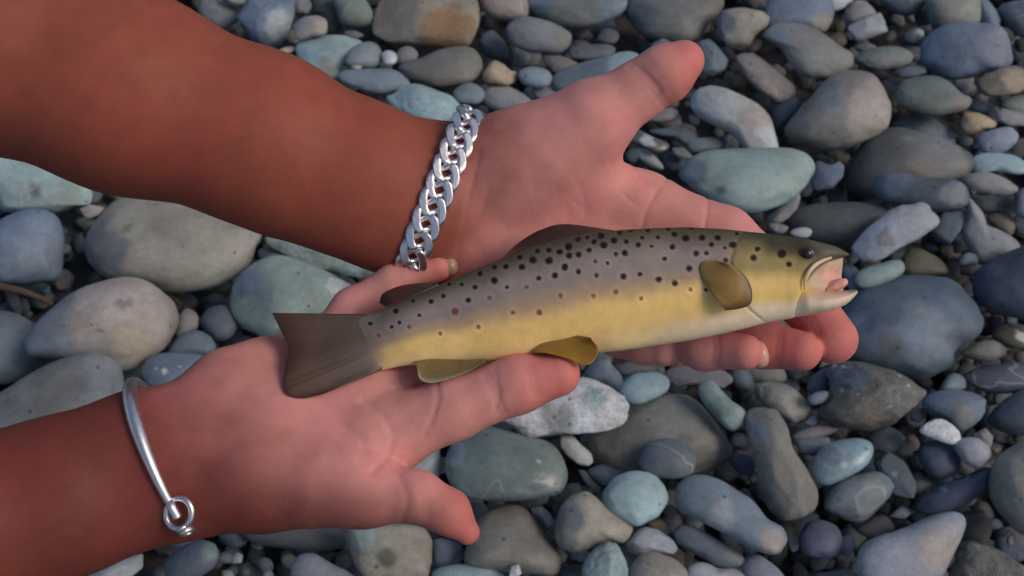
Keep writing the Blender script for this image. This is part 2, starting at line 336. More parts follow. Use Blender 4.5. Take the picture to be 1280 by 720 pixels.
# tile|colour|surface|layer|label|outline|colour patches x,y,radius,colour
STONES = """
A|blue|a|1|blue-grey angular stone right above the upper forearm at the top edge|375,-30 700,-30 680,100 650,200 590,310 520,340 400,260 300,120 340,60|600,150,110,pale
A|grey|r|0|long pale grey stone squeezed between the forearm and the top edge|70,0 220,20 310,70 290,150 180,190 60,110
A|grey|r|1|grey stone cut by the top edge, leftmost of the top row|220,-60 350,-60 372,15 330,42 240,10
A|grey|a|1|small grey stone at the top edge right of the blue-grey angular stone|670,-50 770,-40 795,40 770,90 690,95 660,30
A|pink|r|2|small pinkish pale stone lying above the pale rounded stone by the forearm|690,160 740,120 830,108 885,130 900,180 880,230 790,245 710,260 680,210|740,180,70,grey
A|darkgrey|r|0|dark greenish grey stone at the top edge behind the pinkish one|810,-60 960,-40 990,60 985,160 960,215 900,210 860,110 810,90
A|greengrey|r|1|green-grey rounded stone at the top edge left of the ochre-patched stone|950,-40 1120,-30 1190,60 1195,130 1150,170 1060,180 990,150 960,60
A|lightblue|r|1|pale rounded stone whose lower side meets the upper forearm|700,320 760,270 850,245 960,237 1080,255 1130,290 1080,340 1010,430 990,500 900,525 800,510 730,440|900,460,80,beige
A|bluegrey|r|2|small blue-grey stone leaning on the pale rounded stone above the forearm|1090,310 1160,282 1230,295 1262,350 1250,420 1190,450 1100,445 1030,420 1050,350
A|pale|k|2|tiny pale chip under the small blue-grey stone above the forearm|1060,440 1095,425 1130,440 1120,462 1080,466
A|brown|k|1|tiny reddish brown chip behind the pale rounded stone above the forearm|1020,215 1080,205 1140,235 1100,252 1040,240
A|pink|k|1|tiny pink chip at the forearm edge below the blue-grey angular stone|575,340 620,315 680,312 670,345 610,358
B|beige|a|1|big beige-grey stone with a rusty orange patch at the top edge|180,40 230,-40 500,-80 800,-60 850,40 840,150 805,260 780,310 620,320 430,300 250,290 160,230 145,160|620,220,190,ochre 760,170,90,ochre 300,60,170,taupe
B|pink|r|1|pinkish beige stone at the top edge right of the orange-patched stone|860,-60 1050,-70 1150,-30 1172,60 1150,120 1040,135 930,115 870,50
C|grey|r|2|grey egg-shaped stone below the pinkish stone of the top row|-30,190 50,125 140,118 250,145 340,190 388,240 375,310 310,355 200,350 90,340 0,290|300,240,90,taupe
B|slate|a|0|dark blue angular stone right of the orange-patched stone|840,290 870,230 940,200 1000,260 1050,330 1040,400 960,390 880,360
B|taupe|r|2|large dark brown-grey stone under the orange-patched stone|330,440 480,380 600,330 720,310 800,330 850,400 855,470 800,540 680,570 540,570 420,530 340,490
B|tan|a|2|small sandy orange angular stone, brightest of the upper pebbles|860,510 910,440 955,395 1010,430 1050,470 1098,480 1090,540 1030,570 940,555 870,550
B|mauve|r|1|small mauve stone left of the large dark brown-grey one|295,360 340,318 400,320 435,360 420,410 330,430 295,410
B|white|w|2|tiny white glinting pebble beside the small mauve stone|200,360 240,338 290,360 298,400 270,430 225,435 205,405
F|bluegrey|r|2|flat blue-grey lens-shaped stone lying above the forearm|345,85 400,45 560,35 700,45 770,85 805,130 760,165 690,185 600,195 480,165 380,125
F|lightblue|k|2|pale blue-white rough stone above the chain bracelet|720,190 790,140 880,140 1000,180 1090,220 1160,290 1220,350 1200,420 1130,450 1040,460 960,430 900,400 800,360 700,300 640,230|1120,390,70,darkgrey
B|bluegrey|r|2|small round blue-grey pebble right of the pale rough stone|680,620 730,570 800,555 860,590 880,640 840,685 760,690 700,670
B|grey|r|1|grey oval stone above the wrist right of the round pebble|880,610 930,565 1020,565 1110,610 1180,660 1210,710 1150,740 1000,740 890,690
C|bluegrey|r|2|round blue-grey pebble right of the sandy orange stone|45,490 90,455 160,450 230,470 258,520 240,570 170,582 90,560 55,530
C|mauve|r|1|small mauve pebble just under the round blue-grey one|140,590 200,572 270,590 305,625 270,660 190,660 150,630
C|bluegrey|r|1|wide blue-grey stone at the top edge left of the thumb|100,20 180,-40 500,-60 740,-30 760,40 700,100 600,160 470,200 350,190 220,130 140,70|420,130,180,taupe
C|darkgrey|r|1|small dark round pebble in the shadow above the thumb|570,260 600,205 650,190 700,215 710,250 680,290 610,290
C|slate|r|1|flat slate stone above the long stone touching the thumb|385,340 430,305 540,298 640,300 680,335 640,370 520,395 430,390 395,370
C|taupe|a|1|triangular grey stone left of the long stone touching the thumb|200,345 280,350 360,385 440,420 420,460 330,490 270,480 225,420
C|bluegrey|w|2|long smooth blue-grey stone touching the thumb from above|265,530 330,470 450,425 600,385 720,350 800,350 855,385 830,430 740,490 620,540 480,570 360,600 280,590|740,400,110,lightblue
C|taupe|r|1|large dull brown-grey stone at the top edge above the thumb tip|760,60 820,-20 1000,-60 1250,-60 1400,-20 1380,80 1290,170 1240,270 1120,290 950,260 830,200 775,120|850,100,120,slate
C|grey|a|1|grey stone peeking out just behind the thumb|890,360 940,290 1000,258 1060,280 1120,330 1060,400 920,420
D|beige|a|2|beige wedge-shaped stone to the upper right of the thumb tip|305,120 340,70 480,55 600,75 650,115 640,170 560,230 510,320 450,350 390,335 350,270 310,190|350,160,90,slate
D|bluegrey|a|1|blue-grey stone right beside the thumb tip|180,280 250,255 310,320 372,400 350,460 280,505 200,500 180,400
D|blue|r|1|large blue stone at the top edge right of the beige wedge|630,60 680,-50 900,-80 1060,-40 1075,80 1040,180 990,215 880,190 760,190 650,180 620,130|1010,150,70,beige
D|taupe|r|2|large grey-brown stone in front of the big blue top stone|620,220 700,160 800,150 920,175 1030,240 1120,310 1200,360 1190,440 1090,500 1000,520 880,500 790,420 720,320 630,260|700,240,110,bluegrey
D|mauve|r|1|mauve brown oblong stone below the beige wedge|430,400 470,365 550,365 660,440 760,520 810,590 800,650 720,690 620,640 540,570 470,490|630,590,60,pink
G|pale|r|2|pale curved stone right of the thumb, one end tucked under the green oblong|450,60 490,-30 560,-60 670,-50 770,-10 880,50 960,130 1000,220 1025,320 1010,390 850,400 780,320 700,250 600,200 510,150 465,100|850,160,120,pink
G|palegreen|r|3|large pale green oblong stone just above the left index finger|370,500 430,430 540,375 700,355 900,350 1080,352 1190,375 1245,430 1250,500 1210,580 1130,670 980,740 850,775 700,760 560,680 430,590 370,540|640,620,38,olive 430,500,120,blue
H|grey|a|1|grey stone hidden half under the right end of the green oblong|430,260 540,180 620,90 640,150 620,220 560,290 500,320 420,310
G|mauve|r|1|small mauve-grey pebble just under the thumb|160,140 220,100 300,78 350,95 360,130 330,165 250,175 180,170
G|darkgrey|w|2|dark pebble with a white streak in the fork of thumb and index finger|20,250 90,225 180,270 280,310 285,350 220,375 120,330 40,290|160,280,45,white
G|slate|r|1|slate pebble in the gap below the small mauve-grey pebble|190,230 300,215 420,215 480,260 480,320 420,330 330,280 220,260
G|bluegrey|r|1|small blue-grey pebble poking out above the green oblong|430,300 530,280 620,282 668,310 655,350 560,365 460,370
G|greengrey|a|1|little greenish angular chip left of the green oblong|320,350 390,340 430,370 460,405 410,430 340,390
G|navy|r|0|dark blue pebble between palm and green oblong|270,400 340,380 410,420 400,480 320,500 270,460
G|pale|r|1|pale pebble tucked along the edge of the palm below the thumb fork|90,350 170,370 240,440 260,490 180,470 100,410
E|white|a|1|pale grey stone at the top edge left of the pale square block|-60,-40 100,-50 140,0 80,60 20,78 -40,50
E|grey|r|1|grey domed stone behind the pale square block|100,60 150,10 220,15 275,60 280,100 200,130 120,150 90,110
E|palelav|a|2|pale square-cornered block of stone in the upper right|108,180 200,130 320,82 345,140 370,210 290,240 180,275 150,260 120,210
E|slate|r|0|dark slate stone at the top edge right of the pale block|320,-20 450,-50 620,-30 600,50 520,100 430,90 370,50
E|taupe|r|1|brownish stone at the top edge behind the big blue stone|640,-20 800,-60 970,-40 990,50 980,150 900,190 780,200 680,180 640,90|820,40,110,beige
E|bluegrey|a|1|narrow blue-grey stone at the top edge right of the brownish one|985,-20 1040,0 1090,70 1125,130 1110,180 1040,180 990,130
E|slate|r|1|dark stone in the top right corner|1110,60 1180,20 1300,0 1420,50 1420,220 1280,250 1190,200 1140,130
E|blue|r|2|big rounded light blue-grey stone in the upper right, largest there|590,380 610,280 670,210 760,165 880,148 1000,155 1100,170 1160,220 1195,310 1200,400 1150,460 1020,480 900,520 760,525 650,460 595,420|1090,310,140,lavender 870,380,50,darkgrey
E|brown|a|2|small brown stone with a tan side below the big light blue one|960,540 1040,490 1130,450 1230,440 1320,480 1330,560 1240,620 1140,640 1040,640 970,600|1210,530,90,tan
E|greengrey|r|2|greenish brown oval stone below the pale square block|170,390 220,340 330,315 440,312 510,345 530,385 490,430 390,460 290,460 210,430|420,380,90,taupe
E|grey|r|1|small grey stone peeking over the greenish brown oval|150,310 230,288 290,310 290,340 200,350
E|slate|r|1|small dark pebble left of the big light blue stone|480,230 540,190 600,205 605,250 570,300 510,300 480,270|580,215,30,pale
E|bluegrey|a|1|flat blue-grey chip between the greenish oval and the green-grey stone|385,490 450,455 560,435 620,440 625,480 560,510 450,515
E|greengrey|r|2|green-grey rounded stone left of the small tan-sided brown stone|430,600 480,540 580,510 700,510 790,555 860,620 915,650 910,710 820,750 680,770 540,740 450,680|850,680,70,taupe
I|lavender|r|0|lavender flat pebble right of the green-grey rounded stone|920,20 1000,30 1080,70 1080,110 1000,110 920,80
I|grey|a|1|flat grey slab at the right edge below the tan-sided stone|1080,110 1140,85 1280,110 1340,150 1320,200 1180,195 1100,160
I|greengrey|r|1|greenish stone at the right edge above the flat grey slab|1130,60 1180,10 1300,0 1340,60 1300,110 1180,95
I|tan|a|1|beige wedge with a pale tip under the green-grey rounded stone|850,170 880,110 960,110 1060,150 1100,180 1080,210 1000,220 930,260 850,270|880,200,90,taupe
I|lavender|a|2|lavender-grey heart-shaped stone on the right side|970,290 1020,240 1110,215 1200,212 1243,255 1230,310 1170,360 1110,385 1000,370
I|lightblue|r|2|pale blue oval stone at the right edge below the heart-shaped one|940,420 1010,388 1120,385 1220,405 1290,450 1310,500 1230,520 1100,500 1000,520 950,490
I|grey|r|2|grey tapered stone just below the pale blue oval at the right|880,560 930,520 1030,510 1130,540 1210,590 1225,630 1160,655 1040,650 930,620
J|taupe|r|2|big pinkish grey dome-shaped stone, palest large stone right of the thumb|110,330 150,260 220,180 310,80 390,0 460,-50 580,-60 690,-40 760,40 805,150 820,220 800,310 760,350 680,390 560,440 420,460 280,450 160,410|700,150,190,pink 680,330,110,beige 400,80,150,bluegrey
J|slate|r|0|dark slate stone left of the big pinkish dome|20,130 100,90 200,130 200,200 130,280 60,320 30,240
I|darkgrey|r|1|huge dark grey stone under the pinkish dome|90,560 140,420 220,300 330,230 450,210 560,240 640,260 760,300 860,345 940,400 970,460 930,520 850,580 700,620 500,640 300,660 150,660|700,400,220,taupe
I|bluegrey|a|0|broken blue-grey stone rising behind the huge dark grey one|390,180 470,160 540,140 580,95 640,120 720,180 790,220 820,300 820,350 700,330 560,280 450,220
I|slate|r|3|slate-blue oblong stone lying in front of the huge dark grey one|270,600 320,540 430,515 560,530 700,550 820,560 890,600 915,670 890,730 800,760 640,770 460,740 330,690|430,570,110,blue 800,640,90,grey
J|blue|a|1|small blue stone at the right end of the green oblong|280,600 330,540 420,570 470,545 510,570 500,640 430,720 320,740 280,680
H|darkgrey|r|1|broad dark grey stone directly above the trout's head|550,310 620,220 740,190 880,178 1020,178 1150,195 1240,230 1200,330 1080,420 950,460 800,450 650,410
H|pale|r|2|tiny pale bluish pebble above the trout's eye|580,370 640,345 700,350 715,380 680,410 600,400
H|grey|k|1|tiny grey pebble at the left index fingertip above the trout|440,320 520,320 560,345 530,380 470,370
K|palelav|a|3|long pale lavender angular stone right of the trout's mouth|120,430 180,350 250,280 380,180 470,140 520,145 590,122 650,145 710,210 722,250 690,290 580,360 450,430 350,495 270,525 200,515 140,475|350,360,60,brown
K|palegreen|r|2|pale green-grey oblong pebble below the long lavender stone|165,610 220,565 320,530 420,508 465,525 478,580 420,630 300,680 210,690 170,660
K|bluegrey|r|1|small blue-grey pebble peeking out behind the tip of the trout's lower jaw|70,560 130,545 180,590 197,680 170,725 110,690
K|olive|r|1|dark olive stone right of the pale green-grey pebble|470,500 530,440 600,440 700,490 760,550 740,600 560,610 480,590
K|slate|a|1|dark slate stone at the right end of the long lavender stone|690,260 740,190 900,180 920,220 860,320 780,410 700,390 660,320
K|grey|r|1|grey stone with a narrow upper end near the right edge|910,100 960,140 1010,200 1030,270 1100,300 1210,360 1260,440 1200,520 1000,540 900,420 870,320 890,230
K|navy|r|2|large dark blue stone cut by the right edge at mid height|940,620 980,560 1100,500 1250,420 1350,380 1500,500 1500,800 1350,900 1150,870 1000,800 945,720
K|bluegrey|r|1|small blue-grey pebble left of the large dark blue edge stone|850,500 900,460 960,480 965,530 900,545 850,540
K|brown|r|0|brown pebble near the right edge above the large dark blue stone|1030,230 1090,195 1180,210 1220,280 1180,340 1090,300
K|lavender|r|1|lavender stone cut by the right edge under the grey tapered one|1215,150 1230,60 1290,30 1360,80 1370,200 1290,230 1225,200
K|slate|r|0|dark slate stone in the shadow under the grey tapered stone|900,70 1000,80 1200,90 1230,140 1150,200 1020,190 940,140
L|boulder|r|1|huge dark blue boulder right of the trout's mouth, largest stone in view|80,260 200,130 340,70 460,25 600,20 740,45 840,90 920,160 980,250 1010,360 960,440 870,500 820,600 740,660 620,710 480,700 350,680 200,640 90,600 0,520 -20,380|600,420,230,bluegrey 380,500,110,darkgrey
L|olive|r|2|small brown oval pebble right of the huge blue boulder|865,540 920,490 1010,462 1100,465 1155,510 1140,560 1050,585 930,575|1040,520,90,taupe
L|olive|r|1|dark pebble with a white tip at the right edge|1080,410 1160,370 1250,380 1300,420 1310,480 1240,510 1140,490 1090,450|1265,430,32,white
M|navy|r|1|dark navy stone at the right edge below the brown oval pebble|890,110 960,60 1100,30 1300,30 1400,100 1300,190 1100,220 950,180
N|taupe|a|1|grey-beige flat stone just under the left hand's fingertips|1000,110 1010,40 1130,20 1160,50 1080,120 980,160
P|brown|k|3|large rough brown-grey stone with pale glints right below the fingertips|650,400 720,320 740,200 690,130 760,60 880,58 1000,85 1130,120 1220,160 1300,230 1350,270 1290,350 1200,440 1140,490 960,520 800,500 700,470|850,120,170,slate 1220,330,120,taupe 1160,275,18,olive 845,230,20,olive 765,95,12,white 828,98,10,white 1200,160,12,white 1255,220,12,white 915,280,9,white 1130,370,10,white 815,258,10,white
P|slate|r|2|slate stone at the left end of the large rough brown-grey one|580,250 620,160 700,110 750,150 730,260 640,290
P|blue|r|3|small blue pebble against the left side of the rough brown-grey stone|590,310 640,270 710,265 715,300 680,340 610,350
P|bluegrey|a|2|tiny blue-grey pebble below the small blue one|560,480 600,425 640,425 665,470 610,500
P|taupe|r|2|brown-grey oval stone, dark on the left, below the ring fingertip|235,250 290,205 400,210 490,245 560,310 605,380 590,430 530,460 480,465 400,430 320,370 250,310|500,350,100,beige 280,270,70,olive
P|taupe|r|1|grey-brown stone directly under the middle fingertip of the upper hand|180,130 230,90 330,85 410,110 435,170 410,205 300,205 210,180|370,140,60,beige
P|slate|r|1|slate-blue pebble under the nail of the ring finger|75,150 110,90 160,90 205,150 222,210 190,265 120,250 80,200
Q|mauve|a|1|long mauve-grey stone under the fingers of the upper hand|810,200 850,165 950,147 1080,160 1190,170 1240,210 1255,260 1200,300 1100,270 950,270 850,290 810,250
N|palegreen|r|3|pale green-grey cylindrical stone standing aslant below the fingers|180,300 220,250 270,250 330,310 400,380 470,430 500,480 480,540 420,575 360,560 290,480 210,390|330,430,90,greengrey
Q|taupe|a|1|large flat grey-beige slab below the trout's belly|230,640 330,540 540,420 700,370 860,330 960,340 1040,390 1120,490 1180,590 1265,700 1260,830 1150,880 900,870 600,890 400,850 260,740|930,640,60,darkgrey 1150,820,90,darkgrey
Q|lightblue|r|3|small smooth pale blue-green stone on top of the large flat slab|510,320 545,240 610,200 720,190 800,215 832,265 810,320 730,365 640,395 560,380
Q|bluegrey|r|1|blue-grey stone right of the lower hand's index fingertip|270,200 330,120 420,95 460,150 510,210 520,290 480,330 380,280 290,250
Q|darkgrey|r|0|dark stone in shadow under the trout's belly|490,160 560,120 680,110 740,140 740,190 620,200 530,210
R|white|k|3|chalky white rough stone right below the lower hand's index finger|545,260 640,190 760,140 900,80 1030,35 1120,25 1220,50 1330,110 1400,190 1405,270 1340,340 1200,375 1050,385 900,385 770,410 680,370 600,320|950,290,150,taupe 1180,150,110,lightblue
R|greengrey|w|3|large smooth green-grey stone between index finger and thumb of the lower hand|195,590 230,480 300,390 400,325 500,335 620,365 760,410 870,440 960,530 1005,640 985,740 900,800 700,830 500,830 330,800 230,710|820,570,17,white 250,520,90,bluegrey
R|pale|a|2|small pale wedge below the chalky white rough stone|965,400 1040,392 1100,460 1175,520 1180,570 1150,600 1080,590 1000,520 965,470
R|pale|a|2|pale flat-edged stone in the fork of the lower hand's thumb and index|-60,600 40,520 158,455 157,600 148,690 60,700 -60,690
T|lightblue|r|3|smooth pale blue egg-shaped stone, most perfectly round in view|605,200 640,120 720,55 820,30 920,45 1000,110 1035,200 1000,290 930,350 840,388 740,350 650,290
T|beige|r|3|pear-shaped stone, dark green on the left and tan on the right|290,400 310,290 370,210 440,170 500,160 560,200 650,280 740,340 790,380 795,430 740,495 650,490 560,520 440,560 340,530 295,470|390,350,125,slate 360,470,80,greengrey
T|palelav|a|2|pale lavender bent stone below the egg-shaped one|750,510 820,430 890,395 970,415 1060,470 1100,530 1085,580 1010,570 930,560 830,580 760,570|800,490,60,lavender
T|beige|r|3|beige rounded stone at the bottom edge below the bent lavender stone|800,650 860,585 940,560 1040,590 1120,640 1165,710 1160,800 1000,850 850,830 790,740|840,660,70,grey
T|lightblue|k|3|pale blue-white triangular stone at the bottom edge|470,690 500,600 560,530 610,485 660,480 710,520 750,610 790,700 800,760 700,830 560,830 480,770
S|taupe|r|2|big dull grey stone touching the lower thumb's tip|760,560 800,420 880,310 980,260 1080,250 1170,290 1250,400 1340,500 1390,600 1370,690 1290,720 1150,710 1000,690 850,670 770,640|990,420,40,mauve
T|pale|a|2|small pale chip between the big dull grey stone and the pear-shaped one|130,270 200,260 260,310 275,370 240,400 190,330 140,300
T|darkgrey|a|1|dark grey stone behind the pear-shaped stone|260,180 380,105 450,100 468,150 420,200 330,240 270,240
T|slate|r|1|dark slate pebble under the right end of the large green-grey stone|50,240 120,195 220,178 245,200 200,250 100,270
T|slate|a|1|slate chip at the bottom edge left of the pale triangular stone|330,660 400,640 475,650 470,760 340,770
T|slate|a|1|thin slate splinter upper left of the pale blue egg|440,15 490,20 540,90 600,130 590,160 530,150 470,70
T|bluegrey|r|1|blue-grey stone between the flat slab and the pale blue egg|510,20 640,-30 780,-20 760,60 660,120 580,100
T|tan|r|1|tiny tan pebble at the lower right of the pale blue egg|920,360 990,345 1040,400 1040,440 980,430 920,390
T|greengrey|r|1|tiny greenish pebble right of the pale blue egg|1020,270 1070,250 1090,300 1060,340 1020,310
Q|slate|r|3|slate-blue rounded stone half covering the lower edge of the flat slab|640,780 680,690 760,640 880,640 980,700 1015,780 980,860 880,900 740,880 660,850
U|bluegrey|r|3|long blue-grey stone with a pinkish tip in the lower right|15,190 40,110 110,60 210,50 310,75 420,140 540,220 640,340 730,390 760,460 740,530 680,570 560,550 420,480 280,400 150,330 50,280|690,480,90,pink 350,330,120,pale
U|slate|r|2|dark slate elongated stone under the long pinkish-tipped one|20,430 60,385 140,390 260,450 380,520 460,580 480,630 430,660 310,660 200,600 90,540 30,490|420,590,70,greengrey
U|palelav|r|2|knobbly lavender-grey stone at the bottom edge under the slate one|100,690 150,640 230,635 310,670 400,670 480,700 530,760 400,800 150,790
U|lavender|r|2|lavender stone at the bottom edge right of the knobbly one|470,640 510,590 570,580 640,620 710,680 760,750 700,800 560,790 490,720
V|taupe|a|3|tall brown-grey angular stone with a chipped lower left corner|30,200 60,180 130,180 165,240 180,310 240,390 275,450 260,500 200,540 150,555 100,510 70,420 60,330 35,260|60,250,40,bluegrey 105,460,26,darkgrey
V|lightblue|w|3|glossy pale blue-green oval stone with a bright glint|245,360 290,300 360,280 420,285 442,320 410,370 340,410 280,425 250,400|348,362,12,white 300,330,40,blue
V|bluegrey|r|2|blue-green stone just below the glossy oval|280,490 320,420 400,390 460,385 500,420 500,450 460,500 400,545 330,530 290,510|450,420,40,greengrey
V|purple|r|2|round purple stone in the lower right|205,590 240,545 290,545 330,570 340,620 310,660 240,655 210,630
V|purple|r|1|small purple pebble stuck to the round purple stone|335,600 365,590 382,620 360,655 335,640
V|slate|a|2|dark slate flake right of the glossy oval|435,350 490,320 540,350 580,420 570,470 510,460 460,400
V|greengrey|r|1|small green-grey pebble at the end of the dark slate flake|575,390 610,400 625,430 590,455 565,440
V|slate|a|1|dark blue-grey stone under the rough brown-grey one|410,270 480,235 530,260 540,300 500,330 430,310
V|blue|r|2|blue flat-topped stone below the huge blue boulder|600,160 640,130 710,122 780,140 803,165 780,220 720,255 660,220 610,190|720,205,50,taupe
V|bluegrey|r|1|small round blue-grey pebble behind the blue flat-topped stone|660,120 680,80 710,70 735,90 735,115 700,125
V|white|k|3|small rough white pebble, whitest on the right side|595,255 630,222 670,220 710,250 722,280 690,295 640,280
V|palelav|r|3|pale lavender egg-like pebble beside the rough white one|705,300 730,278 780,280 815,310 815,345 780,372 730,350
V|navy|r|2|navy blue pebble under the rough white one|590,310 640,285 700,300 720,350 700,395 640,405 600,370
V|grey|a|1|small grey stone behind the pale lavender egg-like pebble|755,270 800,245 825,270 820,310 780,290
V|navy|r|2|navy elongated stone left of the big beige edge stone|580,480 640,440 730,400 810,375 820,420 770,470 690,510 600,520
V|beige|r|3|big beige-brown stone cut by the right edge in the lower corner|815,420 830,360 880,310 960,280 1050,300 1080,450 1030,600 930,590 860,530 825,480
V|palelav|r|3|big pale lavender stone near the bottom edge in the lower right|400,640 440,600 540,565 640,525 700,515 735,540 720,600 680,680 640,740 540,780 430,760 395,700|660,620,80,pink
V|taupe|k|2|brownish grey stone in the bottom right corner|700,690 740,620 830,630 900,670 960,720 960,800 780,800 690,760
V|lavender|a|1|thin lavender flake above the big pale lavender stone|490,530 530,495 580,510 540,535
V|darkgrey|r|1|dark grey pebble below the blue-green stone|390,570 450,530 490,535 500,570 440,595
V|slate|r|1|dark slate stone at the right edge above the big beige one|810,210 870,150 940,120 1000,150 1000,250 900,265 830,240
V|brown|r|0|dark brown pebble between the pale lavender and the beige edge stone|730,520 790,510 820,560 800,610 740,590
V|mauve|r|2|thin mauve pebble above the glossy pale oval|190,265 250,240 310,235 325,250 260,280 200,285
V|bluegrey|a|2|flat blue-grey pebble just under the thin mauve one|190,280 240,275 300,275 310,300 250,335 205,320
V|grey|r|1|small grey pebble at the lower right of the rough brown-grey stone|565,190 595,180 610,205 590,225 560,215
V|pale|r|1|tiny pale pebble at the tip of the long pinkish-tipped stone|170,600 195,595 200,630 180,640
V|lavender|r|1|lavender pebble cut by the bottom edge left of the big pale one|260,720 320,705 390,715 400,760 280,760
V|navy|r|1|navy pebble left of the tall brown-grey stone|-20,350 20,330 55,345 60,380 20,395
S|beige|a|2|pale beige block with a dark hole below the lower thumb|-110,360 100,350 250,360 400,375 500,410 540,480 540,600 530,740 400,800 150,800 60,700 0,600 -60,470|220,600,65,olive 60,450,130,palegreen
S|blue|r|1|small blue stone under the tip of the lower thumb|545,490 640,480 730,520 740,590 690,640 600,650 545,620
S|lightblue|r|2|pale blue stone at the bottom edge below the lower thumb tip|555,690 680,650 820,645 930,670 1010,730 1000,800 600,800
S|white|a|3|small white wedge on the big dull grey stone at the bottom|1060,660 1110,640 1130,700 1090,740 1050,720
W|slate|r|2|slate-blue stone under the bangle's clasp|200,510 260,440 360,390 450,400 480,470 440,540 330,600 220,590|440,440,60,greengrey
W|palelav|a|2|small pale pebble right of the slate-blue stone under the clasp|550,480 585,452 612,465 605,505 560,510
W|lavender|r|2|lavender stone at the bottom edge left of the beige block|880,520 920,465 1000,460 1080,510 1180,560 1240,620 1000,650 890,600
W|darkgrey|r|0|dark greenish stone under the lower hand's thumb base|620,310 800,260 1000,260 1120,310 1150,400 1050,440 800,420 650,380
W|pale|a|1|pale grey stone under the lower forearm at the bottom edge|-250,600 -100,490 80,455 75,530 0,600 -100,680 -240,680
W|grey|r|1|tiny grey pebble at the bottom edge below the clasp|505,550 550,548 560,580 510,590
W|grey|k|1|tiny dull pebble at the bottom edge between clasp and lavender stone|725,555 765,550 775,585 730,592
X|lightblue|a|1|large pale blue-green stone at the left edge below the upper forearm|-60,90 0,40 110,60 260,110 420,200 560,270 610,325 602,405 480,420 350,460 160,460 0,440 -80,300|450,350,120,palegreen 230,310,70,darkgrey
X|blue|r|2|big blue stone at the left edge under the pale blue-green one|0,510 100,460 220,430 330,450 400,500 425,600 420,760 390,900 250,930 80,930 -60,880 -80,600
X|pink|a|1|small pinkish white chip left of the big brown boulder|530,430 600,405 690,420 660,470 600,510 560,480
p|beige|r|2|big brown boulder half hidden under the upper forearm|108,310 122,275 150,250 200,245 250,258 300,275 322,288 312,325 295,345 260,362 215,366 165,355 125,340|270,290,60,beige 125,310,40,slate 160,288,7,olive
p|pink|r|3|large pale rounded stone with dark pits at the left|35,420 60,390 100,362 150,347 185,352 212,372 221,398 210,430 185,450 150,462 100,452 60,447 35,440|60,405,50,bluegrey 152,380,8,olive 160,377,7,olive 125,413,4,olive 160,430,32,tan
p|bluegrey|r|1|blue-green stone at the left edge below the twig|-30,395 0,388 30,396 60,420 72,448 40,468 0,480 -40,470
O|grey|a|3|large angular grey slab resting above the lower forearm|0,370 140,280 280,210 430,140 560,70 650,60 760,120 800,180 830,270 842,400 838,540 780,575 640,615 480,630 250,660 0,690 -200,700 -200,480|420,400,260,taupe
O|blue|w|2|wet glinting blue stone beside the heel of the lower hand|940,220 980,150 1070,120 1200,115 1350,140 1420,240 1250,340 1050,360 960,290|1040,215,9,white 1095,235,22,white 1200,205,9,white
a|grey|r|1|small grey pebble right of the large pitted pale stone|210,250 250,160 310,145 365,200 350,270 270,310 215,320
a|bluegrey|r|2|small blue-grey pebble just above the wet glinting stone|180,410 240,320 340,285 430,320 470,380 440,440 300,450 190,440
a|slate|r|1|dark slate pebble left of the pale green stone by the tail|380,200 450,130 560,130 620,250 560,340 460,340 400,270
b|palegreen|a|2|large pale green stone behind the trout's tail fin|465,640 490,520 540,430 640,360 740,320 850,318 960,350 1080,400 1200,470 1285,530 1300,600 1150,720 900,830 700,860 540,800 470,720|600,500,110,blue 1180,500,60,white
c|palegreen|k|1|pale rough stone under the edge of the upper forearm near the chain bracelet|80,40 300,50 450,90 600,130 760,170 860,250 780,310 640,300 560,280 450,250 300,190 150,130|500,260,60,olive 780,250,80,darkgrey
"""

def parse_stones():
    out = []
    for line in STONES.strip().splitlines():
        f = line.split('|')
        ox, oy, s = TILES[f[0]]
        P = np.array([[float(v) for v in q.split(',')] for q in f[5].split()]) / s + (ox, oy)
        pat = []
        if len(f) > 6:
            for q in f[6].split():
                x, y, r, cname = q.split(',')
                pat.append((float(x) / s + ox, float(y) / s + oy, float(r) / s, PAL[cname]))
        out.append(dict(col=PAL[f[1]], style=f[2], layer=int(f[3]), label=f[4], P=P, pat=pat))
    return out

